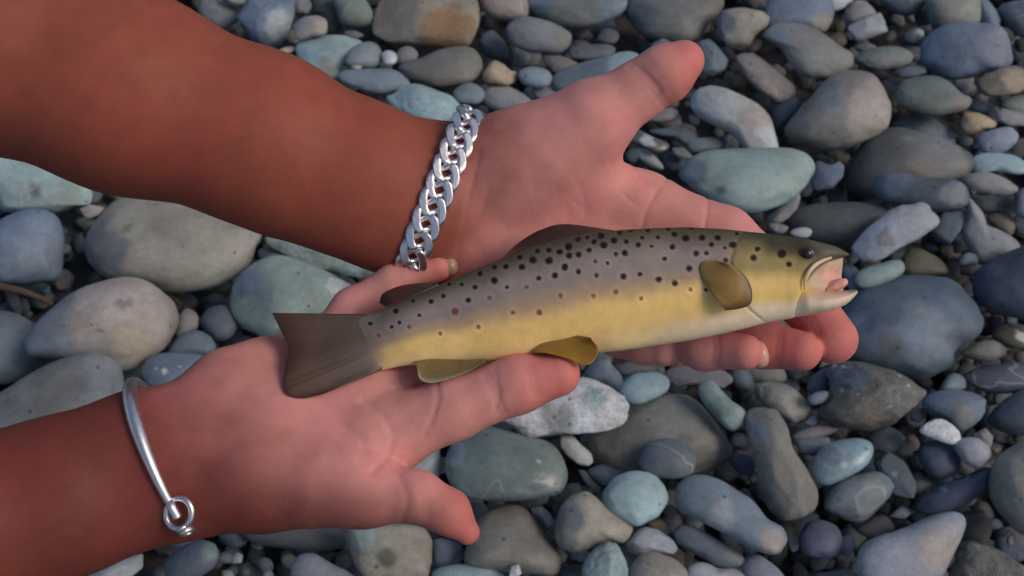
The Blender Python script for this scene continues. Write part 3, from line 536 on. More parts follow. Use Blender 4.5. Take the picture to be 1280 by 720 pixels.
GN = np.array([0.0, 0.0, 1.0])
def stone_geo(P, style, layer, seed, pat=(), zbase=0.0, n=None):
    """lying stone whose rim follows outline P (photo px) on a tilted plane; bulges both ways"""
    P = P.mean(0) + (P - P.mean(0)) * (1 + min(.07, 1.6 / np.ptp(P, axis=0).min()))
    closed = crom(P, 96, True)
    if style == 'a':
        Q = np.concatenate([P, P[:1]]); d = np.r_[0, np.cumsum(np.linalg.norm(np.diff(Q, axis=0), axis=1))]
        u = np.linspace(0, d[-1], 96, endpoint=False)
        lin = np.stack([np.interp(u, d, Q[:, 0]), np.interp(u, d, Q[:, 1])], 1)
        lin = (np.roll(lin, 1, 0) + lin + np.roll(lin, -1, 0)) / 3
        closed = lin
    x, y = closed[:, 0], closed[:, 1]
    cr = x * np.roll(y, -1) - np.roll(x, -1) * y
    A = cr.sum() / 2
    cen = np.array([((x + np.roll(x, -1)) * cr).sum(), ((y + np.roll(y, -1)) * cr).sum()]) / (6 * A)
    R = closed - cen
    ev, E = np.linalg.eigh(R.T @ R / len(R))
    s = np.sqrt(2 * ev)                      # semi axes minor, major (px)
    Wt = R @ E / s
    th = np.arctan2(Wt[:, 1], Wt[:, 0]); rr = np.hypot(Wt[:, 0], Wt[:, 1])
    o = np.argsort(th); th, rr = th[o], rr[o]
    th = np.r_[th - 2 * math.pi, th, th + 2 * math.pi]; rr = np.r_[rr, rr, rr]
    if n is None: n = 4 if s[1] > 30 else 3 if s[1] > 8 else 2
    U, F = ICO[n]
    rng = np.random.default_rng(seed)
    ab = np.hypot(U[:, 0], U[:, 1]); t = np.arctan2(U[:, 1], U[:, 0])
    e = .86 if style in 'ak' else .94
    rad = ab ** e * np.interp(t, th, rr)
    loc = np.stack([rad * np.cos(t), rad * np.sin(t)], 1)
    c = U[:, 2].copy()
    # unit-space relief
    un = np.stack([loc[:, 0], loc[:, 1], c], 1)
    off = rng.uniform(-50, 50, 3)
    if style in 'ak':
        for k in range(9 if style == 'a' else 6):        # broken faces on the exposed side
            v = rng.normal(size=3); v[2] = abs(v[2]) + .35; v /= np.linalg.norm(v)
            dd = rng.uniform(.66, .86)
            ex = un @ v - dd
            un = un - np.maximum(ex, 0)[:, None] * v * .85 * (np.array([.25, .25, 1]))
    amp = {'r': .035, 'w': .03, 'a': .035, 'k': .055}[style]
    disp = fbm(un * 1.6 + off, seed % 97, 3) * amp
    if style in 'k': disp = disp + fbm(un * 6 + off, seed % 89 + 5, 3) * .022
    else: disp = disp + fbm(un * 5 + off, seed % 89 + 5, 2) * .006
    if style != 'k' and s[1] > 12:                        # a few dents
        for k in range(rng.integers(1, 4)):
            q = rng.normal(size=3); q[2] = abs(q[2]); q /= np.linalg.norm(q)
            d2 = ((un - q * .95) ** 2).sum(1)
            disp = disp - rng.uniform(.02, .05) * np.exp(-d2 / rng.uniform(.02, .08))
    un = un * (1 + disp)[:, None]
    px = cen + (un[:, :2] * s) @ E.T
    zc = zbase + layer * .017
    rc = ray(cen[0], cen[1]); tc_ = (zc - CAMH) / rc[2]; Pc = CAM + rc * tc_
    nrm = GN * .55 - rc * .45
    mr = rng.normal(size=3) * .10; nrm = nrm + mr; nrm /= np.linalg.norm(nrm)
    rv = ray(px[:, 0], px[:, 1])
    tt = ((Pc - CAM) @ nrm) / (rv @ nrm)
    thick = s[0] * tc_ / FPX * rng.uniform(.72, .95)
    thick = min(thick, .045)
    V = CAM + rv * (tt - un[:, 2] * thick)[:, None]
    pc = np.zeros((len(V), 4), np.float32)
    for (x0, y0, r0, cc) in pat:
        d = np.hypot(px[:, 0] - x0, px[:, 1] - y0) / r0
        if r0 > 5: d = d + (.35 if r0 > 12 else .7) * fbm(V * (60 if r0 > 12 else 170) + off, 3, 3)
        w = np.clip((1.15 - d) / (.55 if r0 > 12 else .35), 0, 1); w = w * w * (3 - 2 * w) * (.85 if r0 > 12 or r0 < 5 else .7) * (un[:, 2] > -.3)
        pc[:, :3] = pc[:, :3] * (1 - w[:, None]) + np.array(cc) * w[:, None] if pc[:, 3].any() else np.array(cc)
        pc[:, 3] = np.maximum(pc[:, 3], w)
    return V, F, pc, s, cen
# ------------------------------------------------------------------ riverbed
def ground_sheet():
    """dark damp sand between the stones, one sheet reaching the horizon"""
    n = 80
    g = np.sign(np.linspace(-1, 1, n)) * np.abs(np.linspace(-1, 1, n)) ** 3 * 150
    X, Y = np.meshgrid(g, g, indexing='ij')
    P = np.stack([X.ravel(), Y.ravel() + .6, np.zeros(n * n)], 1)
    P[:, 2] = -.062 + .012 * vnoise(P * 3.0, 5)
    i = np.arange(n * n).reshape(n, n)
    F = np.stack([i[:-1, :-1], i[1:, :-1], i[1:, 1:], i[:-1, 1:]], -1).reshape(-1, 4)
    m, N, L, B = new_mat('wet_dark_sand')
    tcn = N.new('ShaderNodeTexCoord')
    t = nd(N, 'ShaderNodeTexNoise', i_Scale=90.0, i_Detail=6.0); L.new(tcn.outputs['Object'], t.inputs['Vector'])
    r = N.new('ShaderNodeValToRGB'); r.color_ramp.elements[0].color = (.022, .021, .020, 1); r.color_ramp.elements[1].color = (.075, .07, .065, 1)
    L.new(t.outputs['Fac'], r.inputs[0]); L.new(r.outputs[0], B.inputs['Base Color']); B.inputs['Roughness'].default_value = .7
    b = nd(N, 'ShaderNodeBump', i_Strength=.8, i_Distance=.004); L.new(t.outputs['Fac'], b.inputs['Height']); L.new(b.outputs[0], B.inputs['Normal'])
    o = add('riverbed_ground', mesh_np('riverbed_ground', P, F, m))
    tag(o, 'dark damp sand of the riverbed showing between the stones', kind='structure')
ground_sheet()

STN = parse_stones()
GW, GH = 320, 180
gx, gy = np.meshgrid((np.arange(GW) + .5) * 4, (np.arange(GH) + .5) * 4)
occ = np.zeros((GH, GW), bool)
def in_poly(px, py, P):
    r = np.zeros(px.shape, bool); j = len(P) - 1
    for i in range(len(P)):
        xi, yi = P[i]; xj, yj = P[j]
        if yi != yj:
            r ^= ((yi > py) != (yj > py)) & (px < (xj - xi) * (py - yi) / (yj - yi) + xi)
        j = i
    return r

def put_stone(P, style, layer, seed, col, pat, label, zbase=0.0, group=None, n=None):
    V, F, pc, s, cen = stone_geo(P, style, layer, seed, pat, zbase, n)
    kind = 'pebble' if s[1] < 17 else 'stone'
    o = centred(kind, V, F, STONE[style], attrs={'patch': pc})
    f = 1 + .10 * math.sin(seed * 12.9898)
    o.color = (col[0] * f, col[1] * f, col[2] * f, 1)
    tag(o, label, kind, group)
    return o

for i, s in enumerate(STN):
    occ |= in_poly(gx, gy, crom(s['P'], 40, True))
    put_stone(s['P'], s['style'], s['layer'], 100 + i, s['col'], s['pat'], s['label'])

# what the arms, hands and trout hide in the photograph: no single pebbles needed there
HID = [[(0, -5), (240, -5), (360, 75), (480, 140), (560, 180), (640, 150), (780, 80), (860, 50), (882, 70), (870, 105), (790, 170), (830, 215), (965, 288), (1060, 318), (1075, 400), (1070, 440), (1020, 462), (800, 462), (727, 465), (600, 540), (500, 590), (540, 592), (600, 650), (590, 682), (480, 655), (250, 660), (100, 705), (0, 725), (0, 545), (150, 535), (190, 490), (345, 428), (340, 392), (420, 388), (470, 340), (510, 330), (320, 285), (150, 250), (0, 190)]]
hid = np.zeros_like(occ)
for h in HID: hid |= in_poly(gx, gy, np.array(h, float))

# a pebble in a gap is told apart by its colour and the traced stone it lies against
CUTS = (' at the', ' in the', ' left', ' right', ' below', ' above', ' under', ' cut', ' behind', ' beside', ' lying', ' near', ' just', ' on ', ' peek', ' with', ' rising', ' between', ' touching', ' stuck', ' whose', ' squeezed', ' leaning', ' half', ' hidden', ' tucked', ' against', ' poking', ' standing', ' directly', ' resting', ',')
def short(l):
    e = min([l.find(c) for c in CUTS if l.find(c) > 0] + [len(l)])
    return l[:e]
SH = [short(s['label']) for s in STN]
REFS = [(s, h) for s, h in zip(STN, SH) if SH.count(h) == 1 and 3 <= len(h.split()) <= 7 and max(np.ptp(s['P'], axis=0)) > 34]
CNAME = dict(slate='dark slate', darkgrey='dark grey', bluegrey='blue-grey', mauve='mauve', olive='dark olive', greengrey='green-grey', grey='grey', taupe='brownish grey', brown='brown')
USED = set()
def pebble_label(cname, x, y):
    near = sorted(REFS, key=lambda q: np.min(np.hypot(q[0]['P'][:, 0] - x, q[0]['P'][:, 1] - y)))
    for best in near[:6]:
        m = best[0]['P'].mean(0); dx, dy = x - m[0], y - m[1]
        where = ('right of' if dx > 0 else 'left of') if abs(dx) > 1.3 * abs(dy) else ('below' if dy > 0 else 'above')
        l = 'tiny %s pebble wedged in the gap %s the %s' % (CNAME[cname], where, best[1])
        if l not in USED: break
    USED.add(l)
    return l

# small pebbles wedged into the visible gaps, each its own object
DARK = ['slate', 'darkgrey', 'bluegrey', 'mauve', 'olive', 'greengrey', 'slate', 'grey', 'bluegrey', 'taupe', 'brown']
cnt = 0; tries = 0
taken = []
rr_ = random.Random(5)
busy = occ | hid
while cnt < 112 and tries < 60000:
    tries += 1
    x, y = rr_.uniform(0, 1280), rr_.uniform(0, 720)
    ix, iy = int(x / 4), int(y / 4)
    if busy[iy, ix]: continue
    r = rr_.uniform(6, 15) * (1.0 if tries < 20000 else .7)
    if any((x - a) ** 2 + (y - b) ** 2 < (.80 * (r + c)) ** 2 for a, b, c in taken): continue
    taken.append((x, y, r))
    n = rr_.randint(6, 9); ph = rr_.uniform(0, 6.28); asp = rr_.uniform(.6, 1); ro = rr_.uniform(0, 3.14)
    pts = []
    for k in range(n):
        a = ph + k * 2 * math.pi / n; q = r * rr_.uniform(.85, 1.12)
        u, v = q * math.cos(a), q * math.sin(a) * asp
        pts.append((x + u * math.cos(ro) - v * math.sin(ro), y + u * math.sin(ro) + v * math.cos(ro)))
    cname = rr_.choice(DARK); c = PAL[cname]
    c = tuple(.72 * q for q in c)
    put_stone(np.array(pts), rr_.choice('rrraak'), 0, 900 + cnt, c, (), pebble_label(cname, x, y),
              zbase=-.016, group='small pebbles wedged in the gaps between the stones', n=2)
    cnt += 1

# the uncountable gravel under and around them, and the stony bed beyond the frame and under the arms
def bed():
    rng = np.random.default_rng(3)
    VV, FF, CC = [], [], []; base = 0
    keys = list(PAL)
    wts = np.array([{'slate': 3, 'darkgrey': 3, 'bluegrey': 3, 'grey': 3, 'greengrey': 2, 'taupe': 2, 'mauve': 2, 'olive': 1, 'blue': 1}.get(k, .04) for k in keys]); wts /= wts.sum()
    def blob(c, ax, lvl, rot):
        nonlocal base
        U, F = ICO[lvl]
        un = U * (1 + .16 * fbm(U * 1.3 + rng.uniform(-50, 50, 3), 1, 2))[:, None]
        ca, sa = math.cos(rot), math.sin(rot)
        p = un * ax
        tl = rng.uniform(-.35, .35)
        p = np.stack([p[:, 0] * ca - p[:, 1] * sa, p[:, 0] * sa + p[:, 1] * ca, p[:, 2] + p[:, 0] * tl], 1) + c
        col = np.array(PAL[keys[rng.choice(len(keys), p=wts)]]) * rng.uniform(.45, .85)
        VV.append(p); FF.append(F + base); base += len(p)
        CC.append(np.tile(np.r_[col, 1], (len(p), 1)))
    # fine gravel under the visible field
    for k in range(3200):
        x, y = rng.uniform(-80, 1360), rng.uniform(-60, 780)
        p = on_ground(x, y, -.05 + rng.uniform(0, .022))
        r = rng.uniform(.004, .012)
        blob(p, (r * rng.uniform(.9, 1.4), r, r * .7), 2 if r > .0075 else 1, rng.uniform(0, 6.3))
    # larger stones where the photograph does not look
    n = 0
    pts = []
    for k in range(16000):
        x, y = rng.uniform(-1.7, 1.7), rng.uniform(-.6, 2.6)
        q = np.array([x, y, 0]) - CAM
        d = q @ FWD
        u, v = 640 + FPX * (q @ RIGHT) / max(d, .05), 360 - FPX * (q @ UP) / max(d, .05)
        if -60 < u < 1340 and -40 < v < 770:
            if u < 0 or u >= 1280 or v < 0 or v >= 720: continue
            iu, iv = int(u / 4), int(v / 4)
            if not hid[iv, iu] or occ[iv, iu]: continue
            r = rng.uniform(.012, .03)
            if hid[max(iv - 9, 0):iv + 10, max(iu - 9, 0):iu + 10].mean() < .97: r = rng.uniform(.008, .014)
        else:
            r = rng.uniform(.014, .055)
        q = np.array(pts[:n]) if n else np.zeros((1, 3)) + 99
        if (np.hypot(q[:, 0] - x, q[:, 1] - y) < .80 * (r + q[:, 2])).any(): continue
        pts.append((x, y, r))
        blob(np.array([x, y, rng.uniform(-.03, -.005)]), (r * rng.uniform(1, 1.3), r * .95, r * rng.uniform(.55, .8)), 2 if r < .045 else 3, rng.uniform(0, 6.3))
        n += 1
        if n > 2600: break
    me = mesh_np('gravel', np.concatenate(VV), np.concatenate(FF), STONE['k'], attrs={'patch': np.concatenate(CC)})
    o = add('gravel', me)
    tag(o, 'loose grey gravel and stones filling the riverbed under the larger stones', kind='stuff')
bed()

# driftwood twig at the left edge
def twig():
    a = on_ground(-45, 348, .03); b = on_ground(20, 362, .03); c = on_ground(66, 380, .022)
    P = crom(np.array([a, b, c]), 16)
    P = P + .0012 * np.stack([vnoise(P * 90, 1), vnoise(P * 90, 2), vnoise(P * 90, 3)], 1)
    V, F = tube(P, np.linspace(.0045, .0022, 16), 10)
    m, N, L, B = new_mat('driftwood')
    t = nd(N, 'ShaderNodeTexNoise', i_Scale=150.0, i_Detail=4.0)
    r = N.new('ShaderNodeValToRGB'); r.color_ramp.elements[0].color = (.05, .032, .022, 1); r.color_ramp.elements[1].color = (.14, .095, .065, 1)
    L.new(t.outputs['Fac'], r.inputs[0]); L.new(r.outputs[0], B.inputs['Base Color']); B.inputs['Roughness'].default_value = .8
    o = centred('twig', V, F, m)
    tag(o, 'thin brown twig between the blue stone and the pale pitted one', 'twig')
twig()
# ------------------------------------------------------------------ person: two bare forearms and hands
class Field:
    def __init__(s, lo, hi, h):
        s.lo = np.asarray(lo, float); s.h = h
        s.n = np.ceil((np.asarray(hi) - s.lo) / h).astype(int) + 1
        s.ax = [s.lo[i] + h * np.arange(s.n[i]) for i in range(3)]
    def blank(s): return np.full(s.n, .05, np.float32)
    def box(s, lo, hi):
        a = np.clip(((lo - s.lo) / s.h).astype(int), 0, s.n); b = np.clip(((hi - s.lo) / s.h).astype(int) + 2, 0, s.n)
        return tuple(slice(a[i], b[i]) for i in range(3))
    def grid(s, sl):
        return np.meshgrid(*[s.ax[i][sl[i]] for i in range(3)], indexing='ij')
    def blend(s, f, a, b, k):
        """smooth-union a tapered capsule between a=(p,r) and b=(p,r[,flat depth factor])"""
        (p, ra), (q, rb) = a[:2], b[:2]
        p, q = np.asarray(p, float), np.asarray(q, float)
        fl = b[2] if len(b) > 2 else 1.0
        mg = max(ra, rb) + k + .012
        sl = s.box(np.minimum(p, q) - mg, np.maximum(p, q) + mg)
        X, Y, Zz = s.grid(sl)
        if X.size == 0: return
        v = q - p; w = np.array([1, 1, 1 / fl]); vv = v * w
        dx, dy, dz = X - p[0], Y - p[1], (Zz - p[2]) / fl
        t = np.clip((dx * vv[0] + dy * vv[1] + dz * vv[2]) / (vv @ vv + 1e-12), 0, 1)
        d = np.sqrt((dx - t * vv[0]) ** 2 + (dy - t * vv[1]) ** 2 + (dz - t * vv[2]) ** 2) - (ra + (rb - ra) * t)
        g = f[sl]
        if k > 0:
            hh = np.maximum(k - np.abs(g - d), 0) / k
            f[sl] = np.minimum(g, d) - hh * hh * k * .25
        else: f[sl] = np.minimum(g, d)

def smin(a, b, k):
    hh = np.maximum(k - np.abs(a - b), 0) / k
    return np.minimum(a, b) - hh * hh * k * .25

def seg_dist(X, Y, Zz, path):
    best = np.full(X.shape, 1., np.float32)
    for p, q in zip(path[:-1], path[1:]):
        v = q - p
        dx, dy, dz = X - p[0], Y - p[1], Zz - p[2]
        t = np.clip((dx * v[0] + dy * v[1] + dz * v[2]) / (v @ v + 1e-12), 0, 1)
        best = np.minimum(best, np.sqrt((dx - t * v[0]) ** 2 + (dy - t * v[1]) ** 2 + (dz - t * v[2]) ** 2))
    return best

def surface_nets(f, lo, h):
    s = f < 0
    nx, ny, nz = f.shape
    cor = [(i, j, k) for i in (0, 1) for j in (0, 1) for k in (0, 1)]
    cnt = np.zeros((nx - 1, ny - 1, nz - 1), np.int8)
    for i, j, k in cor: cnt += s[i:nx - 1 + i, j:ny - 1 + j, k:nz - 1 + k]
    act = (cnt > 0) & (cnt < 8)
    C = np.argwhere(act)
    idx = np.full(act.shape, -1, np.int64); idx[act] = np.arange(len(C))
    acc = np.zeros((len(C), 3)); num = np.zeros(len(C))
    vals = {c: f[C[:, 0] + c[0], C[:, 1] + c[1], C[:, 2] + c[2]].astype(float) for c in cor}
    for a in cor:
        for ax in range(3):
            if a[ax]: continue
            b = list(a); b[ax] = 1; b = tuple(b)
            va, vb = vals[a], vals[b]
            m = (va < 0) != (vb < 0)
            t = np.where(m, va / np.where(m, va - vb, 1), 0)
            p = np.tile(np.array(a, float), (len(C), 1)); p[:, ax] += t
            acc[m] += p[m]; num[m] += 1
    V = (C + acc / num[:, None]) * h + lo
    Fs = []
    for ax in range(3):
        sl0 = [slice(None)] * 3; sl1 = [slice(None)] * 3
        sl0[ax] = slice(0, -1); sl1[ax] = slice(1, None)
        e = s[tuple(sl0)] != s[tuple(sl1)]
        E = np.argwhere(e)
        u, v = (ax + 1) % 3, (ax + 2) % 3
        ok = (E[:, u] > 0) & (E[:, v] > 0) & (E[:, u] < f.shape[u] - 1) & (E[:, v] < f.shape[v] - 1)
        E = E[ok]
        def g(du, dv):
            q = E.copy(); q[:, u] -= du; q[:, v] -= dv
            return idx[q[:, 0], q[:, 1], q[:, 2]]
        quad = np.stack([g(1, 1), g(0, 1), g(0, 0), g(1, 0)], 1)
        inside = s[E[:, 0], E[:, 1], E[:, 2]]
        quad[~inside] = quad[~inside][:, ::-1]
        Fs.append(quad)
    return V, np.concatenate(Fs)

def smooth_mesh(V, F, it, lam=.5):
    V = V.copy()
    e = np.concatenate([F[:, [i, (i + 1) % 4]] for i in range(4)])
    for q in range(it):
        S = np.zeros_like(V); n = np.zeros(len(V))
        np.add.at(S, e[:, 0], V[e[:, 1]]); np.add.at(n, e[:, 0], 1)
        l = lam if q % 2 == 0 else -lam * 1.03
        V += l * (S / np.maximum(n, 1)[:, None] - V)
    return V

K = FPX
def J(px, py, d, r_px, flat=1.0):
    """joint: photo pixel, depth (m), radius given in photo pixels at that depth"""
    return (cam_pt(px, py, d), r_px / K * d, flat)

def build_arm(body, palm, fingers, creases, bumps, h, kbody=.012, kfing=.009):
    pts = [p for ch in body + palm + fingers for p in ch]
    lo = np.min([p[0] - p[1] for p in pts], 0) - .015; hi = np.max([p[0] + p[1] for p in pts], 0) + .015
    fd = Field(lo, hi, h)
    f = fd.blank()
    for ch in body + palm:
        for a, b in zip(ch[:-1], ch[1:]): fd.blend(f, a, b, kbody)
    g = None
    for ch in fingers:
        q = fd.blank()
        for a, b in zip(ch[:-1], ch[1:]): fd.blend(q, a, b, .004)
        g = q if g is None else smin(g, q, .0012)
    f = smin(f, g, kfing)
    for (c, r, amp) in bumps:                      # soft swellings (+) and hollows (-)
        sl = fd.box(c - 2.6 * r, c + 2.6 * r); X, Y, Zz = fd.grid(sl)
        f[sl] -= (amp * np.exp(-((X - c[0]) ** 2 + (Y - c[1]) ** 2 + (Zz - c[2]) ** 2) / r ** 2)).astype(np.float32)
    for (path, w, amp) in creases:
        path = np.asarray(path)
        sl = fd.box(path.min(0) - 4 * w - .012, path.max(0) + 4 * w + .012); X, Y, Zz = fd.grid(sl)
        X2, Y2 = X, Y
        # crease acts through the skin thickness: ignore depth
        pp = path.copy(); pp[:, 2] = 0
        d = seg_dist(X2 / Zz, Y2 / Zz, Zz * 0, np.stack([path[:, 0] / path[:, 2], path[:, 1] / path[:, 2], path[:, 2] * 0], 1)) * path[:, 2].mean()
        dz = np.abs(Zz - path[:, 2].mean())
        f[sl] += (amp * np.exp(-(d / w) ** 2) * (dz < .03)).astype(np.float32)
    V, F = surface_nets(f, fd.lo, h)
    V = smooth_mesh(V, F, 4)
    return V, F, fd, f

def pix(V):
    return 640 + FPX * V[:, 0] / V[:, 2], 360 - FPX * V[:, 1] / V[:, 2]

# ---- left arm (upper in the picture)
LB = [[J(-430, -120, .425, 165), J(-200, -36, .445, 158), J(-20, 44, .458, 137), J(160, 116, .464, 121), J(330, 175, .468, 103), J(450, 221, .470, 88, .92), J(545, 248, .472, 80, .80)],
      [J(380, 215, .468, 82, .85), J(500, 268, .471, 68, .8), J(560, 282, .473, 58, .85)]]
LP = [[J(545, 235, .474, 74, .66), J(640, 255, .477, 78, .55), J(720, 285, .480, 74, .5)],
      [J(560, 250, .474, 66, .66), J(700, 238, .478, 56, .62), J(800, 262, .480, 44, .75)],
      [J(560, 262, .474, 62, .7), J(690, 275, .480, 55, .6), J(788, 306, .482, 42, .8)],
      [J(560, 280, .474, 56, .7), J(680, 312, .480, 52, .62), J(768, 348, .482, 40, .8)],
      [J(560, 292, .474, 50, .75), J(660, 340, .479, 50, .66), J(738, 388, .482, 38, .8)],
      # thenar
      [J(565, 222, .470, 56, .8), J(650, 202, .466, 60, .8), J(728, 162, .462, 48, .9)],
      [J(640, 215, .466, 50, .8), J(735, 225, .470, 42, .7)]]
LF = [[J(690, 190, .464, 56), J(745, 148, .459, 47), J(800, 112, .456, 35.5), J(832, 92, .453, 35), J(855, 76, .451, 25.5)],      # thumb
      [J(800, 262, .480, 44), J(905, 296, .475, 37), J(1003, 374, .466, 32), J(1041, 424, .453, 31)],                               # index
      [J(788, 306, .482, 42), J(890, 376, .474, 35), J(955, 430, .458, 29), J(1002, 439, .4475, 25)],
      [J(768, 348, .482, 40), J(835, 412, .470, 30), J(880, 436, .454, 26), J(931, 440, .442, 22.5)],
      [J(738, 388, .482, 38), J(775, 415, .476, 30), J(805, 428, .468, 26), J(830, 436, .462, 22)]]
dL = .466
LC = [([cam_pt(x, y, dL) for x, y in ((838, 218), (822, 238), (808, 262), (800, 290))], .0016, .0009),       # palm-finger crease
      ([cam_pt(x, y, dL) for x, y in ((886, 238), (884, 262), (880, 290))], .0014, .0008),
      ([cam_pt(x, y, dL) for x, y in ((785, 190), (768, 222), (735, 262), (690, 292), (660, 312))], .0026, .0006),
      ([cam_pt(x, y, .456) for x, y in ((812, 130), (826, 112), (800, 84))], .0017, .0007),
      ([cam_pt(x, y, .462) for x, y in ((600, 190), (588, 240), (575, 300), (570, 330))], .0017, .0009),
      ([cam_pt(x, y, .462) for x, y in ((612, 230), (600, 270), (592, 310))], .0014, .0006)]
def minor(rng, n, x0, x1, y0, y1, ang, d, ln=(18, 46)):
    out = []
    for _ in range(n):
        x, y = rng.uniform(x0, x1), rng.uniform(y0, y1); a = math.radians(ang + rng.uniform(-28, 28)); l = rng.uniform(*ln); b = rng.uniform(-.3, .3)
        pts = [cam_pt(x + l * t * math.cos(a + b * t), y + l * t * math.sin(a + b * t), d) for t in (-.5, 0, .5)]
        out.append((pts, .0006, rng.uniform(.00010, .00026)))
    return out
def across(chain, d, ts, w=.0008, amp=.0005):
    '''short fold lines across a finger at the given joints (chain index, half width px)'''
    out = []
    for (x, y, ang, hw) in ts:
        a = math.radians(ang)
        for o in (-3.5, 3.0):
            cx, cy = x + o * math.sin(a), y - o * math.cos(a)
            out.append(([cam_pt(cx - hw * math.cos(a), cy - hw * math.sin(a), d), cam_pt(cx + 2.5 * math.sin(a), cy - 2.5 * math.cos(a), d), cam_pt(cx + hw * math.cos(a), cy + hw * math.sin(a), d)], w, amp))
    return out
_r = np.random.default_rng(4)
LC = [(p, w * .6, a * .65) for p, w, a in LC] + minor(_r, 26, 620, 830, 170, 300, 60, dL) + across(None, .456, [(812, 108, 48, 36)]) + across(None, .447, [(972, 432, 95, 20), (1015, 405, 60, 16), (893, 438, 92, 18)], amp=.0004)
LBM = [(cam_pt(845, 88, .440), .008, .0012), (cam_pt(700, 265, .462), .022, -.0025)]
VL, FL, fdL, fL = build_arm(LB, LP, LF, LC, LBM, .00095)

# ---- right arm (lower in the picture)
RB = [[J(-420, 735, .400, 150), J(-200, 692, .408, 124), J(-40, 655, .415, 104), J(90, 621, .420, 89), J(190, 592, .424, 80, .85), J(240, 583, .425, 79, .8)],
      [J(60, 604, .420, 70), J(170, 562, .424, 60, .85), J(230, 556, .426, 54, .85)]]
RP = [[J(205, 572, .425, 72, .75), J(300, 550, .432, 78, .6), J(400, 540, .436, 74, .5)],
      [J(230, 580, .425, 68, .75), J(360, 560, .430, 64, .62), J(478, 546, .430, 46, .8)],
      [J(230, 565, .427, 58, .75), J(360, 535, .436, 56, .6), J(462, 505, .440, 44, .8)],
      [J(230, 560, .428, 52, .75), J(350, 504, .450, 50, .6), J(432, 474, .460, 38, .8)],
      [J(228, 550, .428, 42, .8), J(290, 488, .439, 45, .75), J(340, 470, .449, 40, .8), J(392, 452, .462, 34, .8)],   # hypothenar
      [J(235, 590, .424, 66, .8), J(330, 596, .420, 60, .85), J(430, 602, .417, 50, .9)],                                # thenar
      [J(330, 575, .424, 52, .8), J(440, 570, .424, 40, .8)]]
RF = [[J(405, 602, .417, 50), J(462, 617, .414, 39), J(522, 621, .412, 31), J(560, 640, .411, 27), J(584, 665, .411, 16)],        # thumb
      [J(478, 546, .430, 46), J(566, 510, .427, 39), J(648, 480, .424, 35), J(697, 468, .423, 28)],                                   # index
      [J(462, 505, .440, 44), J(560, 470, .452, 35), J(620, 435, .458, 31), J(650, 410, .462, 26)],                                   # middle
      [J(432, 474, .460, 38), J(500, 420, .466, 31), J(570, 385, .470, 28), J(600, 370, .472, 23)],                                   # ring
      [J(392, 452, .462, 34), J(441, 386, .463, 25), J(495, 352, .461, 22), J(548, 336, .460, 16)]]                                   # little
dR = .415
RC = [([cam_pt(x, y, dR) for x, y in ((546, 478), (548, 500), (541, 522), (530, 545))], .0015, .0009),
      ([cam_pt(x, y, dR) for x, y in ((452, 500), (478, 518), (492, 545), (484, 572), (465, 590))], .0016, .0008),
      ([cam_pt(x, y, dR) for x, y in ((330, 492), (380, 508), (425, 528), (452, 548), (456, 565))], .0022, .0005),
      ([cam_pt(x, y, .414) for x, y in ((618, 462), (624, 490), (618, 515))], .0014, .0006),
      ([cam_pt(x, y, .405) for x, y in ((498, 596), (510, 622), (504, 650))], .0017, .0007),
      ]
RC = [(p, w * .6, a * .75) for p, w, a in RC] + minor(_r, 30, 300, 520, 470, 600, 30, dR) + across(None, .414, [(617, 492, 68, 26), (664, 476, 72, 20)]) + across(None, .405, [(528, 620, 80, 26)], amp=.0004) + across(None, .46, [(497, 352, 70, 16)], amp=.0003)
RBM = [(cam_pt(390, 545, .418), .018, -.0022)]
VR, FR, fdR, fR = build_arm(RB, RP, RF, RC, RBM, .00095)

def skin_attr(V, left):
    x, y = pix(V)
    sm = lambda a, b, v: np.clip((v - a) / (b - a), 0, 1) ** 2 * (3 - 2 * np.clip((v - a) / (b - a), 0, 1))
    n = fbm(V * 45, 4, 4); n2 = fbm(V * 160, 9, 2)
    if left:
        palm = sm(535, 660, x + .25 * (y - 250) + 28 * n)
        tip = np.maximum(np.maximum(sm(860, 990, x) * sm(330, 400, y), sm(815, 870, x) * (y < 150)), 0)
    else:
        palm = sm(190, 470, x - .95 * (y - 560) + 35 * n) * (1 - .45 * sm(585, 650, y))
        tip = np.maximum(sm(600, 705, x), sm(525, 590, x) * sm(585, 630, y)); tip = np.maximum(tip, sm(470, 560, x) * (y < 360))
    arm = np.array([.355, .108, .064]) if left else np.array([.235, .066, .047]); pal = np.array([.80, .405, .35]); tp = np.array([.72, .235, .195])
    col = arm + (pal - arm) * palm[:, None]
    col = col + (tp - col) * (tip * .75)[:, None]
    col = col * (1 + .07 * n + .05 * n2)[:, None] * np.array([1, 1, 1])
    col[:, 1] *= 1 - .10 * np.clip(n, 0, 1); 
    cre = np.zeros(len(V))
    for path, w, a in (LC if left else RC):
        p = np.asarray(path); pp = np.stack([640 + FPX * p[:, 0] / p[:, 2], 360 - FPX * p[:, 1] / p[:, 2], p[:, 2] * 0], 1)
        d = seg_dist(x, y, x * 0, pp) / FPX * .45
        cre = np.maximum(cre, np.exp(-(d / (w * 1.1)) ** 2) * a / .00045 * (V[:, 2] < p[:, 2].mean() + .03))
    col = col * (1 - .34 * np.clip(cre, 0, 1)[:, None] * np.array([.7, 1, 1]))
    return col

